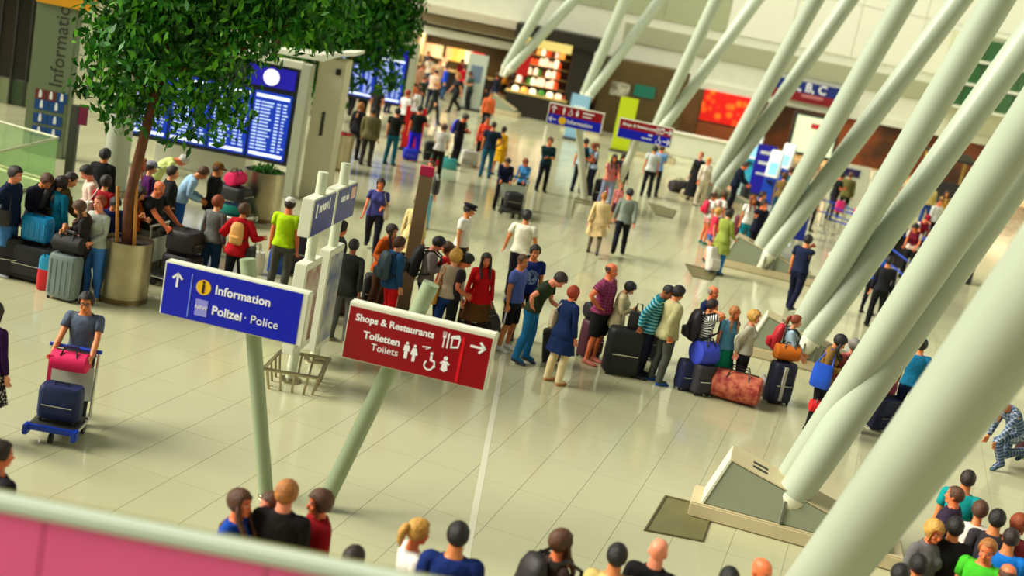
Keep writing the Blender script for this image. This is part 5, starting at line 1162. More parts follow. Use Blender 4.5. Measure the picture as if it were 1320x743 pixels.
# --- the group at the left edge
person((21,215), 'person in a navy jacket and denim shorts at the left edge', 1.82, 85, 'handle', 'm', 'pink', ('crop','dark'), (Jk((22,34,66)), Sh((70,130,190))), (200,200,205), tweak=dict(nod=12))
shoulder_bag('black shoulder bag of the person in denim shorts', BLK, -1, .98)
person((60,223), 'person in a black jacket bending over a green case', 1.76, 60, 'look', 'm', 'tan', ('crop','brown'), (Jk((26,30,44)), Tr((50,44,36))), tweak=dict(bend=16))
person((80,227), 'person in a teal hooded top behind the olive jacket', 1.7, 150, 'stand', 'f', 'light', ('long','dark'), (Jk((10,120,150)), Tr(NAVY)))
person((92,221), 'person in an olive brown jacket with a black backpack', 1.8, 125, 'lean', 'm', 'light', ('buzz','dark'), (Jk((84,66,26)), Tr((30,32,40))), wide=1.08)
backpack('black backpack on the olive brown jacket', (28,26,26))
person((113,213), 'person in a pale pink shirt with black hair, looking down', 1.74, -60, 'look', 'm', 'pink', ('crop','black'), (S((236,206,190)), Tr((70,60,60))))
person((137,226), 'person in a red and white top carrying a white bag', 1.66, 170, 'strap', 'f', 'light', ('bob','dark'), (T((170,24,34)), Tr(BLK)))
shoulder_bag('white bag slung on the red and white top', (236,232,220), 1, 1.12, .36, .2)
person((104,258), 'person with brown hair half hidden behind the light grey cardigan', 1.62, -70, 'text', 'f', 'light', ('long','brown'), (S((40,36,40)), Tr(BLK)))
person((130,252), 'person in a light grey cardigan and jeans beside the steel planter', 1.70, -22, 'front', 'f', 'pink', ('short','auburn'), (S((176,182,170)), Tr((60,120,200))), (214,190,160), wide=1.1) if False else person((130,252), 'person in a light grey cardigan and jeans beside the steel planter', 1.70, -22, dict(arm_l='front', arm_r='front', bend=2), 'f', 'pink', ('short','auburn'), (S((176,182,170)), Tr((60,120,200))), (214,190,160), wide=1.1)
person((150,254), 'person in a navy jacket seated low right of the grey cardigan', 1.62, 40, 'look', 'm', 'tan', ('crop','black'), (Jk((16,30,80)), Tr(BLK)))
suitcase((80,386), 'grey ribbed hard case beside the person in the grey cardigan', (120,134,130), (.50,.28,.70), -10, True, hard=True)
duffel((86,340), 'black holdall lying on top of the grey hard case', (22,22,24), .5, .15, -10, where=at(80,386) + Vector((0,.05,.76)))
tote((60,374), 'red and blue plastic carrier bag by the grey hard case', (208,16,30), .32, .2, .56, c2=(30,150,190))
suitcase((44,362), 'wide black case standing at the left edge', (22,22,24), (.86,.42,.56), -8, False)
suitcase(None, 'bright cyan hard case on top of the wide black case', (14,150,214), (.5,.26,.40), -8, False, hard=True, where=at(44,362) + Vector((-.05,.05,.63)))
suitcase((10,356), 'dark upright case beside the denim shorts', (24,22,24), (.44,.3,.62), 10, False)
suitcase((48,322), 'bright green case between the two dark jackets', (20,170,40), (.4,.25,.66), 10)
person((137,192), 'person in a black hooded coat beside the round column', 1.74, 175, 'stand', 'm', 'tan', ('crop','black'), coat((26,26,28)) + (Tr(BLK),))
# --- behind the tree trunk
person((184,203), 'person with orange hair in a white top by the tree trunk', 1.66, 60, 'stand', 'f', 'red', ('long','fair'), (T(WHT), Tr(NAVY)))
person((196,208), 'person in a purple top and grey cap behind the trunk', 1.68, 120, 'stand', 'f', 'light', ('short','dark'), (S((80,20,90)), Tr(BLK)), extra=(('cap',(150,150,160)),))
person((182,240), 'person in an orange brown top facing the stroller trolley', 1.66, 60, 'text', 'f', 'light', ('long','dark'), (S((196,92,40)), Tr(BLK)))
person((206,233), 'bald person in a black tee pushing a loaded trolley', 1.78, 78, 'push', 'm', 'red', None, (T((24,28,30)), Tr((110,108,96))), wide=1.1)
tp = Vector(LAST['loc']) + Vector((math.sin(R(78)), -math.cos(R(78)), 0))*.62; tp.z = 0
t = trolley(None, 'luggage trolley stacked with black cases by the bald person', 78, where=tp, cm=CHROME)
suitcase(None, 'black case lying lowest on the bald traveller trolley', (30,26,28), (.52,.62,.36), 78, False, where=on(t, 0, -.08, .20))
suitcase(None, 'black case topmost on the bald traveller trolley', (38,32,34), (.5,.56,.36), 78, False, where=on(t, .02, -.06, .62))
suitcase((205,346), 'black bag on the floor right of the large planter', (24,24,24), (.4,.3,.4), 20, False)
person((223,214), 'person in a long black coat seen from behind the tree', 1.76, 120, 'hips', 'm', 'light', ('short','dark'), coat((24,24,26)) + (Tr(BLK),))
person((240,200), 'person bending in a white and lime shirt near the white counter', 1.74, 110, 'bent', 'm', 'red', ('short','white'), (T((214,230,140)), Tr((50,50,54))))
person((262,214), 'person in a pale blue shirt and jeans leaning over luggage', 1.76, 100, dict(bend=28, pel=10, arm_l='lean', arm_r='lean', hip_l=10, hip_r=10), 'm', 'tan', ('short','brown'), (S((160,196,224)), Tr((30,90,170))))
person((282,210), 'person in a black jacket and brown cap with a pink backpack', 1.76, 95, 'stand', 'm', 'tan', ('short','brown'), (Jk(BLK), Tr((60,70,60))), extra=(('cap',(110,74,30)),))
t = trolley((296,286), 'second luggage trolley carrying the black case and teal bag', 70, cm=CHROME)
suitcase(None, 'large black case on the trolley near the white counter', (24,26,28), (.5,.74,.3), 70, False, where=on(t, 0, 0, .46))
tote(None, 'flat teal bag under the black case on the far trolley', (10,130,120), .5, .5, .2, where=on(t, 0, 0, .2))
duffel(None, 'pink holdall on top of the black case near the counter', (236,14,96), .5, .16, 70, where=on(t, -.0, 0, .81))
person((282,252), 'person with auburn hair, grey cardigan and a red belt', 1.68, 160, 'stand', 'f', 'light', ('bob','auburn'), (S((104,106,104)), Tr((24,56,90))), wide=1.06)
person((317,262), 'person in a red coat, arms spread, with a tan backpack', 1.70, 178, dict(arm_l=(.36,-.16,1.16), arm_r=(.36,-.16,1.16), nod=14), 'f', 'tan', ('bob','brown'), (Jk((190,16,28)), Tr(BLK)))
backpack('small tan backpack on the red coat', (232,170,90), .8)
shoulder_bag('black bag at the side of the red coat', BLK, -1, .84, .4, .3, False)
tote((327,352), 'white paper bag on the floor by the red coat', (228,224,206), .34, .2, .42)
person((376,255), 'person in a lime green tee and grey trousers', 1.80, 172, 'stand', 'm', 'red', ('short','dark'), (T((186,226,10)), Tr((94,96,84))), wide=1.06, extra=(('cap',(222,222,210)),))
tote((354,352), 'blue bag hanging beside the lime green tee', (10,80,200), .3, .16, .62)
suitcase((386,356), 'tall black case right of the lime green tee', (16,16,30), (.4,.28,.9), 0, False)
# --- around the display posts
person((441,285), 'person in a dark grey jacket behind the display posts', 1.76, 120, 'stand', 'm', 'red', ('crop','black'), (Jk((46,52,52)), Tr(BLK)))
person((458,308), 'person in a dark jacket and grey trousers, back turned', 1.74, 175, 'handle', 'f', 'brown', ('buzz','black'), (Jk((40,44,40)), Tr((92,92,88))), (190,170,120), wide=1.04)
suitcase((478,400), 'black case right of the person in grey trousers', (28,24,28), (.42,.28,.62), 10)
suitcase((427,402), 'brown case under a second one by the display posts', (86,50,28), (.56,.4,.34), 0, False)
suitcase(None, 'dark brown case on top of the brown one by the display posts', (64,36,26), (.52,.38,.3), 0, False, where=at(427,402) + Vector((0,.03,.40)))
person((492,230), 'person in a purple blue tee and black trousers walking alone', 1.66, 2, 'walk', 'f', 'red', ('bob','dark'), (T((70,70,140)), Tr((24,22,34))), wide=1.16, tweak=dict(arm_l='mouth' if False else (.12,-.2,1.12)))
shoulder_bag('pale bag of the purple blue tee', (214,200,170), 1, 1.0, .22, .3)
person((557,207), 'person in a white top and pale jeans with a black bag', 1.68, -12, 'stand', 'f', 'pink', ('ponytail','brown'), (T(WHT), Tr((130,190,214))))
shoulder_bag('black shoulder bag of the white top and pale jeans', BLK, 1, 1.12, .26, .34)
person((541,254), 'person in a long cream coat behind the info pillar', 1.68, 170, 'stand', 'f', 'light', ('long','black'), coat((226,204,140)) + (Lg(BLK),), (190,60,70))
person((507,289), 'person in an orange jacket with long dark hair', 1.70, 60, 'reach', 'f', 'light', ('long','dark'), (Jk((206,92,24)), Tr((80,50,30))), tweak=dict(arm_l=(.05,-.4,1.1), arm_r=(.35,-.25,1.1)))
person((517,306), 'person in a denim jacket and bright red trousers', 1.66, 130, 'stand2', 'm', 'light', ('crop','brown'), (Jk((40,84,130)), Tr((232,20,24))), (30,30,40))
backpack('grey blue backpack on the denim jacket', (60,80,92), 1.05)
person((567,305), 'person in a grey shirt with a big black backpack', 1.74, 95, 'text', 'm', 'pink', ('crop','black'), (S((150,140,136)), Tr((26,40,90))))
backpack('big black backpack on the grey shirt', (22,22,24), 1.15)
person((606,263), 'person in a white uniform shirt and black peaked cap', 1.78, 75, 'stand', 'm', 'tan', ('short','black'), (T((236,234,220)), Tr((22,22,28))), extra=(('peaked_cap',(24,22,26)),))
person((589,322), 'person with curly blonde hair and a tan bag', 1.70, 172, 'front' if False else 'stand', 'f', 'light', ('curly','blonde'), (S((168,148,124)), Tr((20,54,110))))
shoulder_bag('mustard tan bag of the blonde curly traveller', (226,154,50), 1, .92, .36, .34)
person((604,327), 'person with black hair half hidden behind the blonde curls', 1.68, 100, 'look', 'm', 'red', ('crop','black'), (T((40,30,40)), Tr(BLK)))
person((579,312), 'person in a red top beside the black backpack', 1.60, -90, 'stand', 'f', 'tan', ('bob','brown'), (T((206,24,34)), Tr(NAVY)))
person((628,326), 'person with long dark hair in a bright red coat', 1.68, 15, 'front' if False else 'stand', 'f', 'red', ('long','dark'), (Jk((216,18,24)), ('skirt',(110,70,30)), Lg((60,40,40))))
suitcase((603,432), 'black case with a red stripe behind the dark red sign', (26,22,22), (.46,.3,.56), 0, False, strip=(170,20,30,0.))
suitcase((634,432), 'black wheeled bag tipped over right of the red coat', (36,30,24), (.42,.26,.6), 60, False, tilt=-34, z=.12)
# --- the middle distance: pair and the queue
person((681,271), 'person in a white short sleeved shirt, back turned', 1.80, 172, 'relax', 'm', 'tan', ('crop','black'), (T((238,232,206)), Tr((26,26,34))), wide=1.12, tweak=dict(arm_l=(.34,-.1,.93), arm_r=(.3,.0,.9)))
person((675,328), 'person in a blue tee and black striped shorts', 1.74, 60, 'stand', 'm', 'tan', ('buzz','brown'), (T((90,110,190)), Sh((26,24,30), 'sidestripe')), (220,220,210))
person((691,316), 'person in a navy tee with a pale print', 1.78, 12, 'stand', 'm', 'tan', ('crop','black'), (T((20,40,110), 'print', (150,180,220)), Tr((24,26,44))))
person((724,351), 'person in a dark green tee and jeans leaning forward', 1.78, 78, dict(bend=26, pel=10, arm_l=(.15,-.45,1.0), arm_r='hip', hip_l=14, hip_r=6, nod=14), 'm', 'pink', ('crop','dark'), (T((44,56,34)), Tr((24,100,150))), (40,50,70))
person((740,369), 'person with red hair in a navy poncho and cream trousers', 1.66, 140, 'stand', 'f', 'red', ('bob','red'), (Jk((16,40,84)), ('coat_skirt',(16,40,84)), Tr((232,212,160))), (200,130,70))
shoulder_bag('beige bag of the red haired traveller', (200,180,150), 1, 1.1, .3, .3)
suitcase((712,468), 'rounded black case next to the cream trousers', (26,24,30), (.36,.3,.56), 60, False, tilt=-10)
person((789,339), 'person in a maroon checked shirt, hand on hip', 1.84, 62, 'hips', 'm', 'red', ('fringe','dark'), (T((130,40,84), 'check', (170,90,120)), Sh((28,28,28))), (214,120,100), wide=1.2)
suitcase((757,461), 'maroon case in front of the checked shirt', (84,30,48), (.42,.3,.66), 40)
duffel(None, 'black holdall on top of the maroon case', (22,22,26), .52, .16, 30, where=at(757,461) + Vector((.02,.04,.72)))
person((814,363), 'person with a black bob and cream jacket looking at a phone', 1.60, 82, 'text', 'f', 'light', ('bob','black'), (Jk((224,206,160)), Tr(BLK)))
suitcase((797,482), 'big black case in the middle of the queue', (20,24,24), (.64,.36,.78), 8)
tote(None, 'dark handbag perched on the big black queue case', (34,30,30), .3, .16, .3, where=at(797,482) + Vector((.12,.06,.84)))
person((864,367), 'person in a teal striped hoodie', 1.76, 70, 'handle', 'm', 'brown', ('buzz','black'), (Jk((24,120,140), 'thin', (150,200,200)), Tr((24,28,50))), tweak=dict(bend=16, nod=18))
suitcase((832,462), 'dark blue case behind the big black one', (24,28,48), (.4,.26,.6), 20)
person((876,369), 'person in a beige jacket and baggy grey trousers', 1.76, 118, 'handle', 'm', 'tan', ('crop','black'), (Jk((190,182,130)), Tr((82,84,76))), (20,90,190), wide=1.08, tweak=dict(nod=16, arm_l=(.26,-.22,.92)))
person((922,369), 'bald person in a navy shirt behind the stripes', 1.68, 60, 'stand', 'm', 'red', ('fringe','grey'), (T((20,36,80)), Tr(BLK)), wide=1.1)
person((920,386), 'person in a navy and white striped tee on the phone', 1.64, 95, 'phone', 'm', 'tan', ('short','dark'), (T((24,26,50), 'stripes'), Tr((20,76,130))))
backpack('black backpack on the striped tee', (24,20,30), 1.2)
duffel((891,468), 'violet blue round bag behind the dark cases', (60,80,220), .4, .22, 30, where=at(889,505) + Vector((.1,.05,.5)))
suitcase((883,502), 'dark navy case left of the grey flower case', (18,30,76), (.42,.32,.48), 15, False)
suitcase((900,508), 'dark grey case standing before the navy case', (52,50,58), (.36,.3,.5), 25, False)
person((948,395), 'person with long blonde hair, pale blue tee and green skirt', 1.57, 30, 'handle_l', 'f', 'red', ('long','fair'), (T((100,170,210)), ('skirt',(20,150,110))), tweak=dict(turn=14))
duffel((945,517), 'large flowered orange holdall on the floor', (214,120,84), .86, .27, -14, pat='floral')
person((974,401), 'person with blonde curls in a light grey jacket', 1.57, 72, 'back' if False else dict(arm_l='hip', arm_r='back', nod=8), 'f', 'pink', ('curly','blonde'), (S((196,190,168)), Tr((26,24,30))), wide=1.1)
mb = MB(); mb.ball((0,0,.16), (.17,.17,.16), 14, 8); p = at(979,508); e = empty('soft_bag', p, 0, 'round white soft bag right of the flowered holdall', 'bag'); ob('sack', mb, bagmat((226,216,210)), e, True); mb = MB(); mb.tube([(-.06,0,.30),(0,0,.37),(.06,0,.30)], .012, 6); ob('handle', mb, bagmat((226,216,210)), e, True)
person((1028,406), 'person with auburn hair in a pale shirt with a red backpack', 1.58, 85, 'reach', 'f', 'light', ('ponytail','auburn'), (S((170,200,214)), Tr(BLK)), tweak=dict(arm_l=(.15,-.35,1.0), arm_r=(.15,-.3,.98)))
backpack('red backpack on the pale shirt', (190,14,34), 1.1)
suitcase((999,519), 'navy case with a pale strip at the end of the queue', (28,32,62), (.46,.30,.70), 20, False, strip=(206,206,190,-.04))
duffel(None, 'orange jacket bundled on top of the navy case', (230,120,16), .46, .15, 10, where=at(999,519) + Vector((0,.05,.77)), name='folded_jacket', cat='jacket')
person((1043,303), 'person in a navy polo and dark trousers, hand to the mouth', 1.84, 140, 'chin', 'm', 'tan', ('crop','black'), (T((22,32,62)), Tr((18,22,50))), wide=1.1, tweak=dict(hip_l=12, knee_l=4, hip_r=-10, knee_r=16))
person((1083,313), 'person in a white sleeveless top between two tubes', 1.68, -8, 'stand', 'f', 'red', ('bun','fair'), (('vest',(238,232,220)), Tr(BLK)))
person((1140,318), 'person in a bright blue shirt half hidden by a tube', 1.72, 150, 'stand', 'f', 'light', ('short','dark'), (S((30,100,224)), Lg((20,20,30))))
person((1085,431), 'person with long black hair and a red jacket round the knees', 1.72, 62, 'phone' if False else dict(arm_l='text', arm_r='text', nod=24, bend=6), 'f', 'tan', ('long','black'), (Jk((140,104,46)), Lg((20,20,22))), (24,24,30))
shoulder_bag('bright blue bag of the long black hair', (10,80,206), -1, 1.02, .34, .4)
tp = Vector(LAST['loc']); duffel(None, 'red jacket bundle at the knees of the long black hair', (220,16,30), .3, .11, 0, where=tp + Vector((-.02,-.16,.36)), name='folded_jacket', cat='jacket')
person((1103,437), 'person with grey hair in a pink jacket', 1.64, 178, 'stand', 'f', 'light', ('crop','grey'), (Jk((240,120,116)), Tr((50,50,60))))
backpack('grey backpack on the pink jacket', (96,90,80), .9)
person((1122,430), 'person with dark red hair partly behind a tube', 1.7, 150, 'stand', 'f', 'red', ('long','dark'), (T((190,50,40)), Tr(BLK)))
person((1191,437), 'person in a teal blue polo between the two big tubes', 1.72, 160, 'stand', 'm', 'tan', ('crop','black'), (T((16,110,150)), Tr(NAVY)))
suitcase((1128,552), 'navy case leaning between the two big tubes', (24,30,66), (.44,.28,.6), 30, False, tilt=14)
tote(None, 'maroon bag on top of the leaning navy case', (130,20,60), .26, .16, .2, where=at(1128,552) + Vector((.02,-.08,.68)))
# --- plinth side group
person((942,270), 'person in a lime green coat and jeans by the plinth', 1.70, 140, dict(arm_l=(.12,-.28,1.05), arm_r=(.2,-.24,1.0), nod=10), 'f', 'light', ('bob','dark'), (Jk((150,164,70)), ('coat_skirt',(150,164,70)), Tr((34,120,190))), (50,30,30))
suitcase((918,351), 'white case held by the lime green coat', (226,220,206), (.36,.24,.6), 30, tilt=-14, z=.06)
person((922,248), 'child in a white top and shorts with a pink backpack', 1.52, 110, 'stand', 'f', 'red', ('ponytail','brown'), (T(WHT), ('hotpants',(232,160,150))), (20,130,110))
backpack('pink backpack of the child in shorts', (232,20,70), .9)
person((935,247), 'child in a white and pink top beside the pink backpack', 1.54, 115, 'stand', 'f', 'red', ('long','brown'), (T(WHT), ('hotpants',(40,90,170))), (230,220,210))
backpack('white and pink backpack of the second child', (240,200,190), .9, c2=(232,40,90))
person((927,268), 'person in a hot pink shirt with blonde hair by the children', 1.48, 90, 'stand', 'f', 'pink', ('bob','blonde'), (T((236,50,80)), ('hotpants',(30,90,180))))
suitcase((951,306), 'maroon case right of the lime green coat', (100,16,40), (.4,.26,.62), 20)
person((972,252), 'person in a white top and turquoise trousers', 1.68, 10, 'stand', 'f', 'tan', ('long','auburn'), (T(WHT), Lg((20,150,170))))
person((984,247), 'person in black behind the suit', 1.74, 30, 'stand', 'm', 'tan', ('crop','black'), (T(BLK), Tr(BLK)))
person((986,258), 'person in a dark navy suit eating from the hand', 1.76, 25, 'chin', 'm', 'red', ('crop','dark'), (Jk((22,24,44)), Tr((18,20,36))))
person((962,209), 'person in a dark suit at the check-in machines', 1.80, 70, 'lean', 'm', 'red', ('crop','dark'), (Jk((16,30,50)), Tr((16,22,34))))
suitcase((957,262), 'black case behind the dark suit', (22,22,24), (.42,.28,.6), 60)
person((1013,223), 'person with curly brown hair in an olive top', 1.72, 150, 'stand', 'f', 'tan', ('curly','brown'), (S((120,96,50)), Tr((20,70,90))))
person((1022,216), 'person in a teal shirt beside the curly brown hair', 1.72, 130, 'stand', 'm', 'tan', ('crop','brown'), (S((40,130,140)), Tr(NAVY)))
# --- walking pair and the police
person((780,248), 'person in a flared cream coat walking away', 1.64, 175, 'walk', 'f', 'light', ('short','fair'), (Jk((226,196,140)), ('coat_skirt',(226,196,140)), Lg((110,100,80))), (40,36,36), wide=1.06)
person((813,243), 'person in a grey sweater walking away', 1.78, 178, 'walk2', 'm', 'red', ('short','black'), (S((134,144,132)), Tr((22,22,30))), (70,70,70))
person((710,177), 'officer in a dark vest standing alone', 1.74, 20, 'cross', 'm', 'tan', ('crop','brown'), (S((20,54,60)), Tr((22,26,40))))
person((757,178), 'officer in a dark vest over a pale blue shirt', 1.80, 170, 'hips', 'm', 'red', ('buzz','dark'), (T((150,180,210)), ('vest',(18,50,66)), Tr((20,24,40))))
person((767,184), 'officer with red brown hair facing the other officer', 1.72, -70, 'text', 'f', 'red', ('ponytail','auburn'), (T((170,190,210)), ('vest',(30,44,60)), Tr((24,24,40))))
person((793,199), 'person in a red and white top behind the stroller', 1.72, 10, 'push', 'f', 'red', ('long','dark'), (T((220,90,90), 'plaid', (240,220,210)), Tr((150,160,190))))
person((801,235), 'child in a pink shirt beside the red stroller', 1.22, 20, 'stand', 'f', 'pink', ('short','fair'), (T((240,140,140)), Sh((90,60,80))), child=True)
person((806,196), 'person in dark clothes behind the slanted far post', 1.72, 170, 'stand', 'f', 'tan', ('long','dark'), (S((40,30,40)), Tr(BLK)))
suitcase((770,262), 'tall black case left of the red stroller', (22,22,26), (.4,.28,.7), 0)
p = at(787,268); e = empty('stroller', p, R(10), 'red seated stroller with dark wheels by the far sign post', 'stroller')
mb = MB(); mb.hexa([(-.2,-.15,.42),(.2,-.15,.42),(.2,.2,.36),(-.2,.2,.36),(-.22,-.05,.62),(.22,-.05,.62),(.22,.34,.98),(-.22,.34,.98)]); ob('seat', mb, bagmat((210,14,30)), e, bevel=.03)
for s in (-1, 1):
    mb = MB(); mb.tube([(s*.24,-.4,.1),(s*.24,.1,.45),(s*.24,.5,1.02)], .016, 6); ob('frame_side', mb, CHROME, e, True)
    for y in (-.4, .3): mb = MB(); mb.tube([(s*.24-.02,y,.1),(s*.24+.02,y,.1)], .1, 12); ob('wheel', mb, BLACK, e, True)
mb = MB(); mb.tube([(-.24,.5,1.02),(.24,.5,1.02)], .02, 8); ob('push_bar', mb, BLACK, e, True)
p = at(757,280); e = empty('low_rail', p, R(0), 'low bent steel rail at the foot of the left far sign post', 'rail')
mb = MB(); mb.tube([(-.45,-.3,0),(-.45,-.3,.42),(.6,-.3,.42),(.6,-.3,0)], .03, 8); ob('hoop', mb, STEEL, e, True); mb = MB(); mb.tube([(-.45,.3,0),(-.45,.3,.42),(.6,.3,.42),(.6,.3,0)], .03, 8); ob('hoop', mb, STEEL, e, True)
person((656,204), 'person in a navy top leaning on the empty trolley', 1.56, 10, 'lean', 'm', 'tan', ('crop','dark'), (S((18,28,56)), Tr(BLK)), tweak=dict(bend=26))
person((678,204), 'person with auburn hair in a light blue top at the empty trolley', 1.52, -18, 'lean', 'f', 'red', ('bob','auburn'), (S((70,150,210)), Tr(BLK)), tweak=dict(bend=20))
t = trolley((658,278), 'dark luggage trolley leaned on by the two travellers', 10, cm=DARK, w=.7); suitcase(None, 'black case on the dark trolley of the two travellers', (24,22,26), (.52,.4,.4), 10, False, where=on(t, 0, -.05, .2))
person((855,187), 'person in a light blue shirt and black trousers at the sign', 1.80, 160, dict(arm_r=(.1,-.35,1.25)), 'm', 'red', ('short','brown'), (T((120,170,224)), Tr((30,34,36))))
person((846,188), 'person in black trousers hidden beside the light blue shirt', 1.78, 175, 'stand', 'm', 'tan', ('short','black'), (T((200,206,200)), Tr((24,26,28))))
person((905,196), 'person in a black dress with a large dark bag', 1.74, -30, 'stand', 'f', 'pink', ('short','fair'), (S(BLK), ('long_skirt',BLK)), wide=1.1)
duffel((874,248), 'large dark bag dragged by the black dress', (30,20,22), .8, .22, 30)
person((915,203), 'person dressed in white beside the black dress', 1.70, 20, 'stand', 'f', 'red', ('short','blonde'), (S((240,226,200)), Tr((236,222,190))))
# --- upper middle crowd
person((483,139), 'person in an olive grey jacket, broad back turned', 1.76, 172, 'hips2' if False else 'stand', 'm', 'tan', ('buzz','dark'), (Jk((118,112,74)), Tr((58,54,48))), wide=1.22)
person((466,132), 'person in black left of the olive grey jacket', 1.76, 165, 'stand', 'f', 'light', ('long','fair'), (Jk((24,24,30)), Tr((26,26,32))))
person((514,139), 'person in a black tee and teal jeans', 1.78, 165, 'hips', 'm', 'pink', ('short','black'), (T((20,24,20)), Tr((20,100,124))))
person((543,136), 'person in a black tee and bright blue trousers', 1.80, 178, dict(arm_r=(.3,-.15,1.15)), 'm', 'red', ('short','black'), (T((22,26,24)), Tr((34,36,224))), (230,230,230))
person((527,116), 'person with orange hair behind the tall red banner', 1.80, 150, 'stand', 'f', 'red', ('short','red'), (T(WHT), Tr(BLK)))
suitcase((528,207), 'blue bag at the feet of the teal jeans', (14,40,200), (.5,.3,.34), 0, False)
suitcase((553,208), 'black case right of the bright blue trousers', (18,20,20), (.46,.3,.6), 10)
person((574,160), 'person in a white top bending over a pushchair', 1.68, 175, dict(bend=20, arm_l='lean', arm_r='lean'), 'f', 'tan', ('bob','brown'), (T((236,230,220)), Tr((40,30,24))))
tote((565,214), 'red and green bag stack by the pushchair', (196,20,40), .6, .3, .36, c2=(20,120,90))
tote((578,218), 'teal and white round bag before the bending white top', (60,160,160), .5, .3, .34)
person((601,147), 'person in a black and red top with a blue shawl', 1.74, 60, 'text', 'm', 'red', ('crop','dark'), (S((30,26,34)), Tr(BLK)))
backpack('blue and red backpack of the black and red top', (40,60,200), 1., c2=(170,20,60))
suitcase((604,214), 'pale case standing right of the bending traveller', (226,222,210), (.6,.3,.46), 0, False)
person((638,157), 'person in a dark navy tee and jeans, hand on hip', 1.80, 178, 'hips', 'm', 'tan', ('buzz','dark'), (T((20,40,60)), Tr((30,90,116))), wide=1.1)
person((629,150), 'person in an orange red top in front of the navy tee', 1.72, 20, 'stand', 'f', 'red', ('bun','dark'), (S((232,70,40)), Tr(BLK)))
person((651,163), 'child in a mustard yellow dress right of the navy tee', 1.62, 160, 'stand', 'f', 'tan', ('ponytail','dark'), (S((236,176,20)), ('skirt',(236,176,20))))
# --- far crowd by the shops
FAR = [((549,97),(28,52,34),'person in dark green far behind the red banner'), ((566,106),(40,44,44),'person in black holding something orange, far back'), ((577,84),(30,80,220),'person in a bright blue top in the far crowd'), ((591,95),(34,38,44),'person in dark clothes right of the bright blue top'),
       ((625,92),(50,40,44),'person in a dark coat near the grey standing panel'), ((642,94),(24,30,44),'person in a black skirt near the kiosk corner'), ((634,118),(232,110,60),'person in an orange top below the kiosk corner'), ((655,88),(214,160,30),'person in mustard behind the seventh plinth'),
       ((537,82),(214,160,130),'person in a peach top at the left end of the bar'), ((556,72),(240,220,190),'person in pale clothes at the bar'), ((568,76),(236,196,150),'person in a cream shirt leaning at the bar'), ((600,84),(220,30,50),'person in red at the end of the bar'),
       ((540,62),(60,40,30),'person in brown behind the bar'), ((585,66),(60,60,70),'person in grey standing behind the bar'), ((700,70),(120,30,30),'person in dark red serving in the kiosk'), ((460,94),(20,110,130),'person in teal behind the young tree'),
       ((490,108),(36,34,34),'person in black with a camera right of the young tree'), ((474,98),(236,120,120),'person in pink near the second flight board'), ((508,92),(210,200,180),'person in beige near the second flight board'),
       ((770,112),(230,190,140),'person in peach by the pale blue banner'), ((832,128),(236,214,190),'person in pale pink by the brown booth'), ((783,118),(240,226,210),'person in white behind the left far sign'),
       ((545,82),(206,150,110),'person in tan at the left end of the bar crowd'), ((553,66),(60,70,90),'person in slate grey behind the bar at left'), ((563,90),(240,200,170),'person in pale peach before the bar'), ((573,68),(250,240,220),'person in white behind the middle of the bar'),
       ((597,76),(150,30,40),'person in wine red behind the right part of the bar'), ((607,92),(40,60,50),'person in bottle green right of the bar crowd'), ((531,102),(230,120,60),'person in orange at the far left of the bar crowd'), ((541,112),(240,236,226),'person in white between the red banner and the bar'),
       ((617,72),(110,60,40),'person in brown beyond the grey standing panel'), ((648,74),(180,90,40),'person in rust near the eighth tube pair'), ((668,84),(40,40,40),'person in black at the kiosk counter')]
rr = random.Random(11)
for k, (px, c, lb) in enumerate(FAR):
    sx = 'mf'[k % 2]; hr = rr.choice([('short','dark'),('crop','brown'),('buzz','dark')] if sx == 'm' else [('long','dark'),('bob','brown'),('ponytail','fair')])
    person(px, lb, rr.uniform(1.66,1.82), rr.choice([170,150,-160,20,60,-60,90]), rr.choice(['stand','walk','text','hips','stand2','relax']), sx, rr.choice(['light','red','tan','pink']), hr, (rr.choice([T,S])(c), Tr(rr.choice([BLK,NAVY,(60,60,60),(40,70,110)]))))
# --- right hand queue and booth
person((1056,234), 'person with long brown hair by the white partition', 1.70, 120, 'stand', 'f', 'light', ('long','dark'), (S((110,80,40)), Tr(BLK)))
person((1087,223), 'person in black with a pink bag near the partition', 1.80, 100, 'text', 'm', 'red', ('crop','dark'), (T((24,26,28)), Tr((40,30,50))))
tote((1083,300), 'hot pink bag carried near the partition', (236,40,120), .3, .16, .4, where=at(1083,300) + Vector((-.3,-.3,.72)))
person((1098,222), 'person in an olive coat right of the pink bag', 1.78, 160, 'stand', 'm', 'tan', ('short','brown'), (Jk((100,96,50)), Tr(BLK)))
person((1046,240), 'person in a black and white top by the queue belts', 1.68, 150, 'stand', 'f', 'light', ('bob','black'), (T((210,206,196)), Tr(BLK)))
person((1113,258), 'person in a red top at the right end of the belts', 1.66, 20, 'stand', 'f', 'red', ('bun','fair'), (T((220,70,60)), Tr((50,40,60))))
person((1182,288), 'staff member in a maroon vest leaning on the counter', 1.74, -30, 'lean', 'f', 'red', ('bob','black'), (T((230,210,190)), ('vest',(110,10,36)), Tr(BLK)), tweak=dict(bend=26))
person((1197,277), 'staff member with a red headscarf behind the counter', 1.74, 20, 'lean', 'f', 'red', ('bun','dark'), (T((230,200,190)), ('vest',(150,12,36)), Tr(BLK)), extra=(('cap',(150,10,40)),))
person((1180,238), 'person with red brown hair and a white collar near the booth', 1.74, 40, 'stand', 'f', 'red', ('bob','auburn'), (S((36,34,36)), Tr(BLK)))
person((1166,272), 'person in a dark suit left of the maroon vests', 1.76, 30, 'stand', 'm', 'tan', ('crop','black'), (Jk(BLK), Tr(BLK)))
person((1203,236), 'person in pale yellow under the booth roof', 1.76, 0, 'stand', 'm', 'tan', ('crop','dark'), (S((226,200,120)), Tr((40,70,140))))
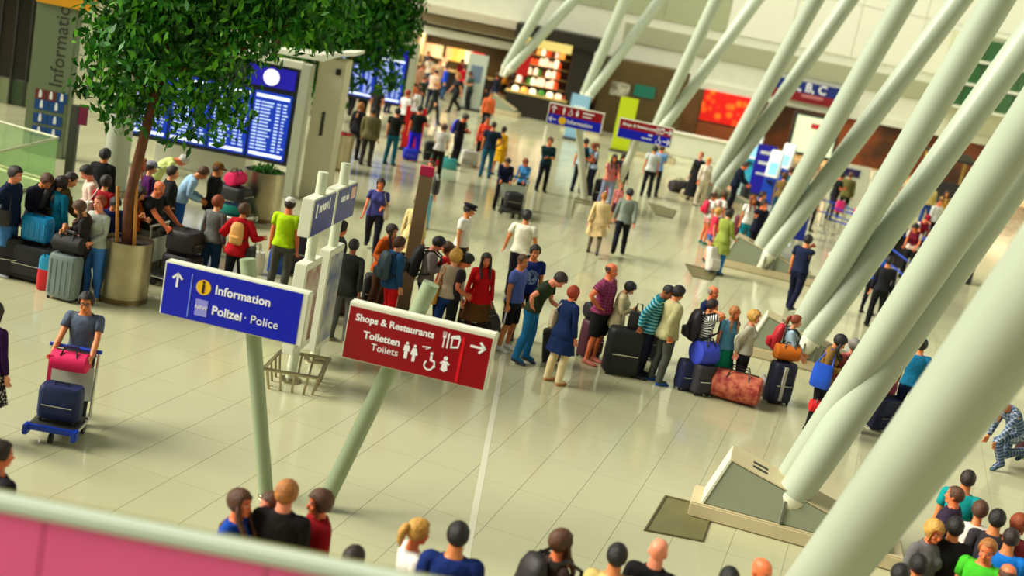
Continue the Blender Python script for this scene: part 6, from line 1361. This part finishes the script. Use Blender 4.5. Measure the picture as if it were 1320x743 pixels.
person((1212,256), 'person in a white shirt under the booth roof edge', 1.72, 30, 'stand', 'm', 'red', ('short','dark'), (S((226,226,220)), Tr(BLK)))
person((1222,246), 'person with dark hair and amber top at the booth', 1.72, -20, 'stand', 'f', 'tan', ('long','dark'), (S((200,150,60)), Tr(BLK)))
person((1148,330), 'person in black trousers behind the queue belt', 1.74, 170, 'stand', 'm', 'tan', ('short','black'), (S((30,30,36)), Tr(BLK)))
# --- heads along the bottom edge
person((310,631), 'person with long brown hair behind the parapet', 1.68, 70, 'stand', 'f', 'red', ('long','brown'), (T((20,70,170)), Tr(BLK)))
person((350,636), 'child in a dark blue top beside the fair haired person', 1.60, -50, 'stand', 'm', 'pink', ('crop','brown'), (T((30,60,110)), Tr(NAVY)))
person((373,620), 'person with fair red hair and a black jacket', 1.80, 178, 'stand', 'm', 'pink', ('short','fair'), (Jk((30,26,26)), Tr(BLK)))
person((416,632), 'person with brown hair and a dark red coat behind the parapet', 1.68, -60, 'stand', 'f', 'red', ('bob','brown'), (Jk((150,10,24)), Tr(BLK)))
person((459,705), 'person whose dark hair only just shows over the parapet', 1.62, 170, 'stand', 'm', 'tan', ('short','dark'), (T((60,50,50)), Tr(BLK)))
person((541,669), 'person with a blonde ponytail and white top', 1.68, 110, 'stand', 'f', 'red', ('ponytail','blonde'), (T((236,230,220)), Tr(BLK)))
person((595,674), 'person with black hair in a navy jersey', 1.80, 178, 'stand', 'm', 'tan', ('short','black'), (T((16,40,104)), Tr(BLK)), wide=1.12)
person((727,683), 'person with brown hair and a black and red backpack', 1.70, 120, 'strap', 'f', 'red', ('long','brown'), (S((60,44,40)), Tr(BLK)))
backpack('black and red backpack at the bottom edge', (30,24,24), 1.2, c2=(200,20,50))
person((800,703), 'person with black hair and a pale yellow collar', 1.72, 175, 'stand', 'm', 'tan', ('short','black'), (T((226,200,120)), Tr(BLK)))
person((853,696), 'bald person in black at the bottom edge', 1.78, 160, 'stand', 'm', 'pink', None, (Jk(BLK), Tr(BLK)))
person((945,733), 'person with dark hair barely showing at the bottom edge', 1.66, 170, 'stand', 'm', 'tan', ('short','black'), (T(GREY), Tr(BLK)))
person((984,720), 'bald sunburnt person at the bottom edge', 1.74, 40, 'stand', 'm', 'red', None, (T((190,60,40)), Tr(BLK)))
person((0,569), 'person with dark hair cut off by the left edge, low down', 1.74, 150, 'stand', 'm', 'red', ('short','dark'), (T((30,24,34)), Tr(BLK)))
person((-7,390), 'person in a purple sleeve and dotted skirt cut by the left edge', 1.66, 170, 'stand', 'f', 'light', ('bob','dark'), (S((50,16,70)), ('skirt',(40,36,40),'dots',(220,216,200))))
# --- lower right group
person((1252,607), 'person in a turquoise tee standing highest of the lower right group', 1.76, 150, 'stand', 'm', 'tan', ('buzz','dark'), (T((10,150,150)), Tr(BLK)))
person((1237,628), 'person in dark purple with a raised arm before the turquoise tee', 1.66, -120, 'front' if False else 'stand', 'm', 'red', ('buzz','brown'), (Jk((48,36,56)), Tr(BLK)))
person((1266,646), 'person with brown hair and a white collar, lower right', 1.68, 165, 'stand', 'f', 'tan', ('short','brown'), (T((226,220,206)), Tr(BLK)))
person((1290,658), 'person with a dark head in charcoal, lower right', 1.72, 170, 'stand', 'm', 'tan', ('short','black'), (T((50,46,50)), Tr(BLK)))
person((1318,664), 'person with dark red hair at the right edge', 1.68, 170, 'stand', 'f', 'red', ('bob','auburn'), (T((130,40,50)), Tr(BLK)))
person((1207,671), 'person with blonde hair in a grey jacket, lower right', 1.68, 20, 'stand', 'f', 'red', ('bob','blonde'), (Jk((106,104,104)), Tr(BLK)))
person((1236,668), 'person in black with a crimson scarf, lower right', 1.72, 175, 'stand', 'm', 'tan', ('short','black'), (Jk((30,28,30)), Tr(BLK)))
person((1276,695), 'person in a bright green tee, lower right', 1.70, -40, 'stand', 'm', 'red', ('short','fair'), (T((70,190,40)), Tr(BLK)))
person((1308,682), 'person in a bright blue tee, lower right', 1.72, 160, 'stand', 'm', 'tan', ('buzz','dark'), (T((20,120,214)), Tr(BLK)))
person((1304,728), 'sunburnt person low in the corner', 1.70, 170, 'stand', 'm', 'red', ('fringe','brown'), (T((30,70,160)), Tr(BLK)))
person((1188,716), 'person in hot pink at the lower edge beside the huge tube', 1.64, 175, 'stand', 'f', 'tan', ('short','black'), (T((240,20,110)), Tr(BLK)))
person((1165,728), 'person in black half hidden by the huge tube', 1.66, 170, 'stand', 'm', 'tan', ('short','black'), (Jk(BLK), Tr(BLK)))
person((1291,511), 'person crouching in a blue plaid shirt at the right edge', 1.76, -70, dict(POSES['kneel']), 'm', 'tan', ('short','brown'), (S((70,90,120), 'plaid', (200,210,220)), Tr((60,80,110), 'plaid', (190,200,214))), (20,60,80))
suitcase((1322,590), 'dark maroon bag right of the crouching plaid shirt', (60,14,30), (.4,.3,.5), 0, False)
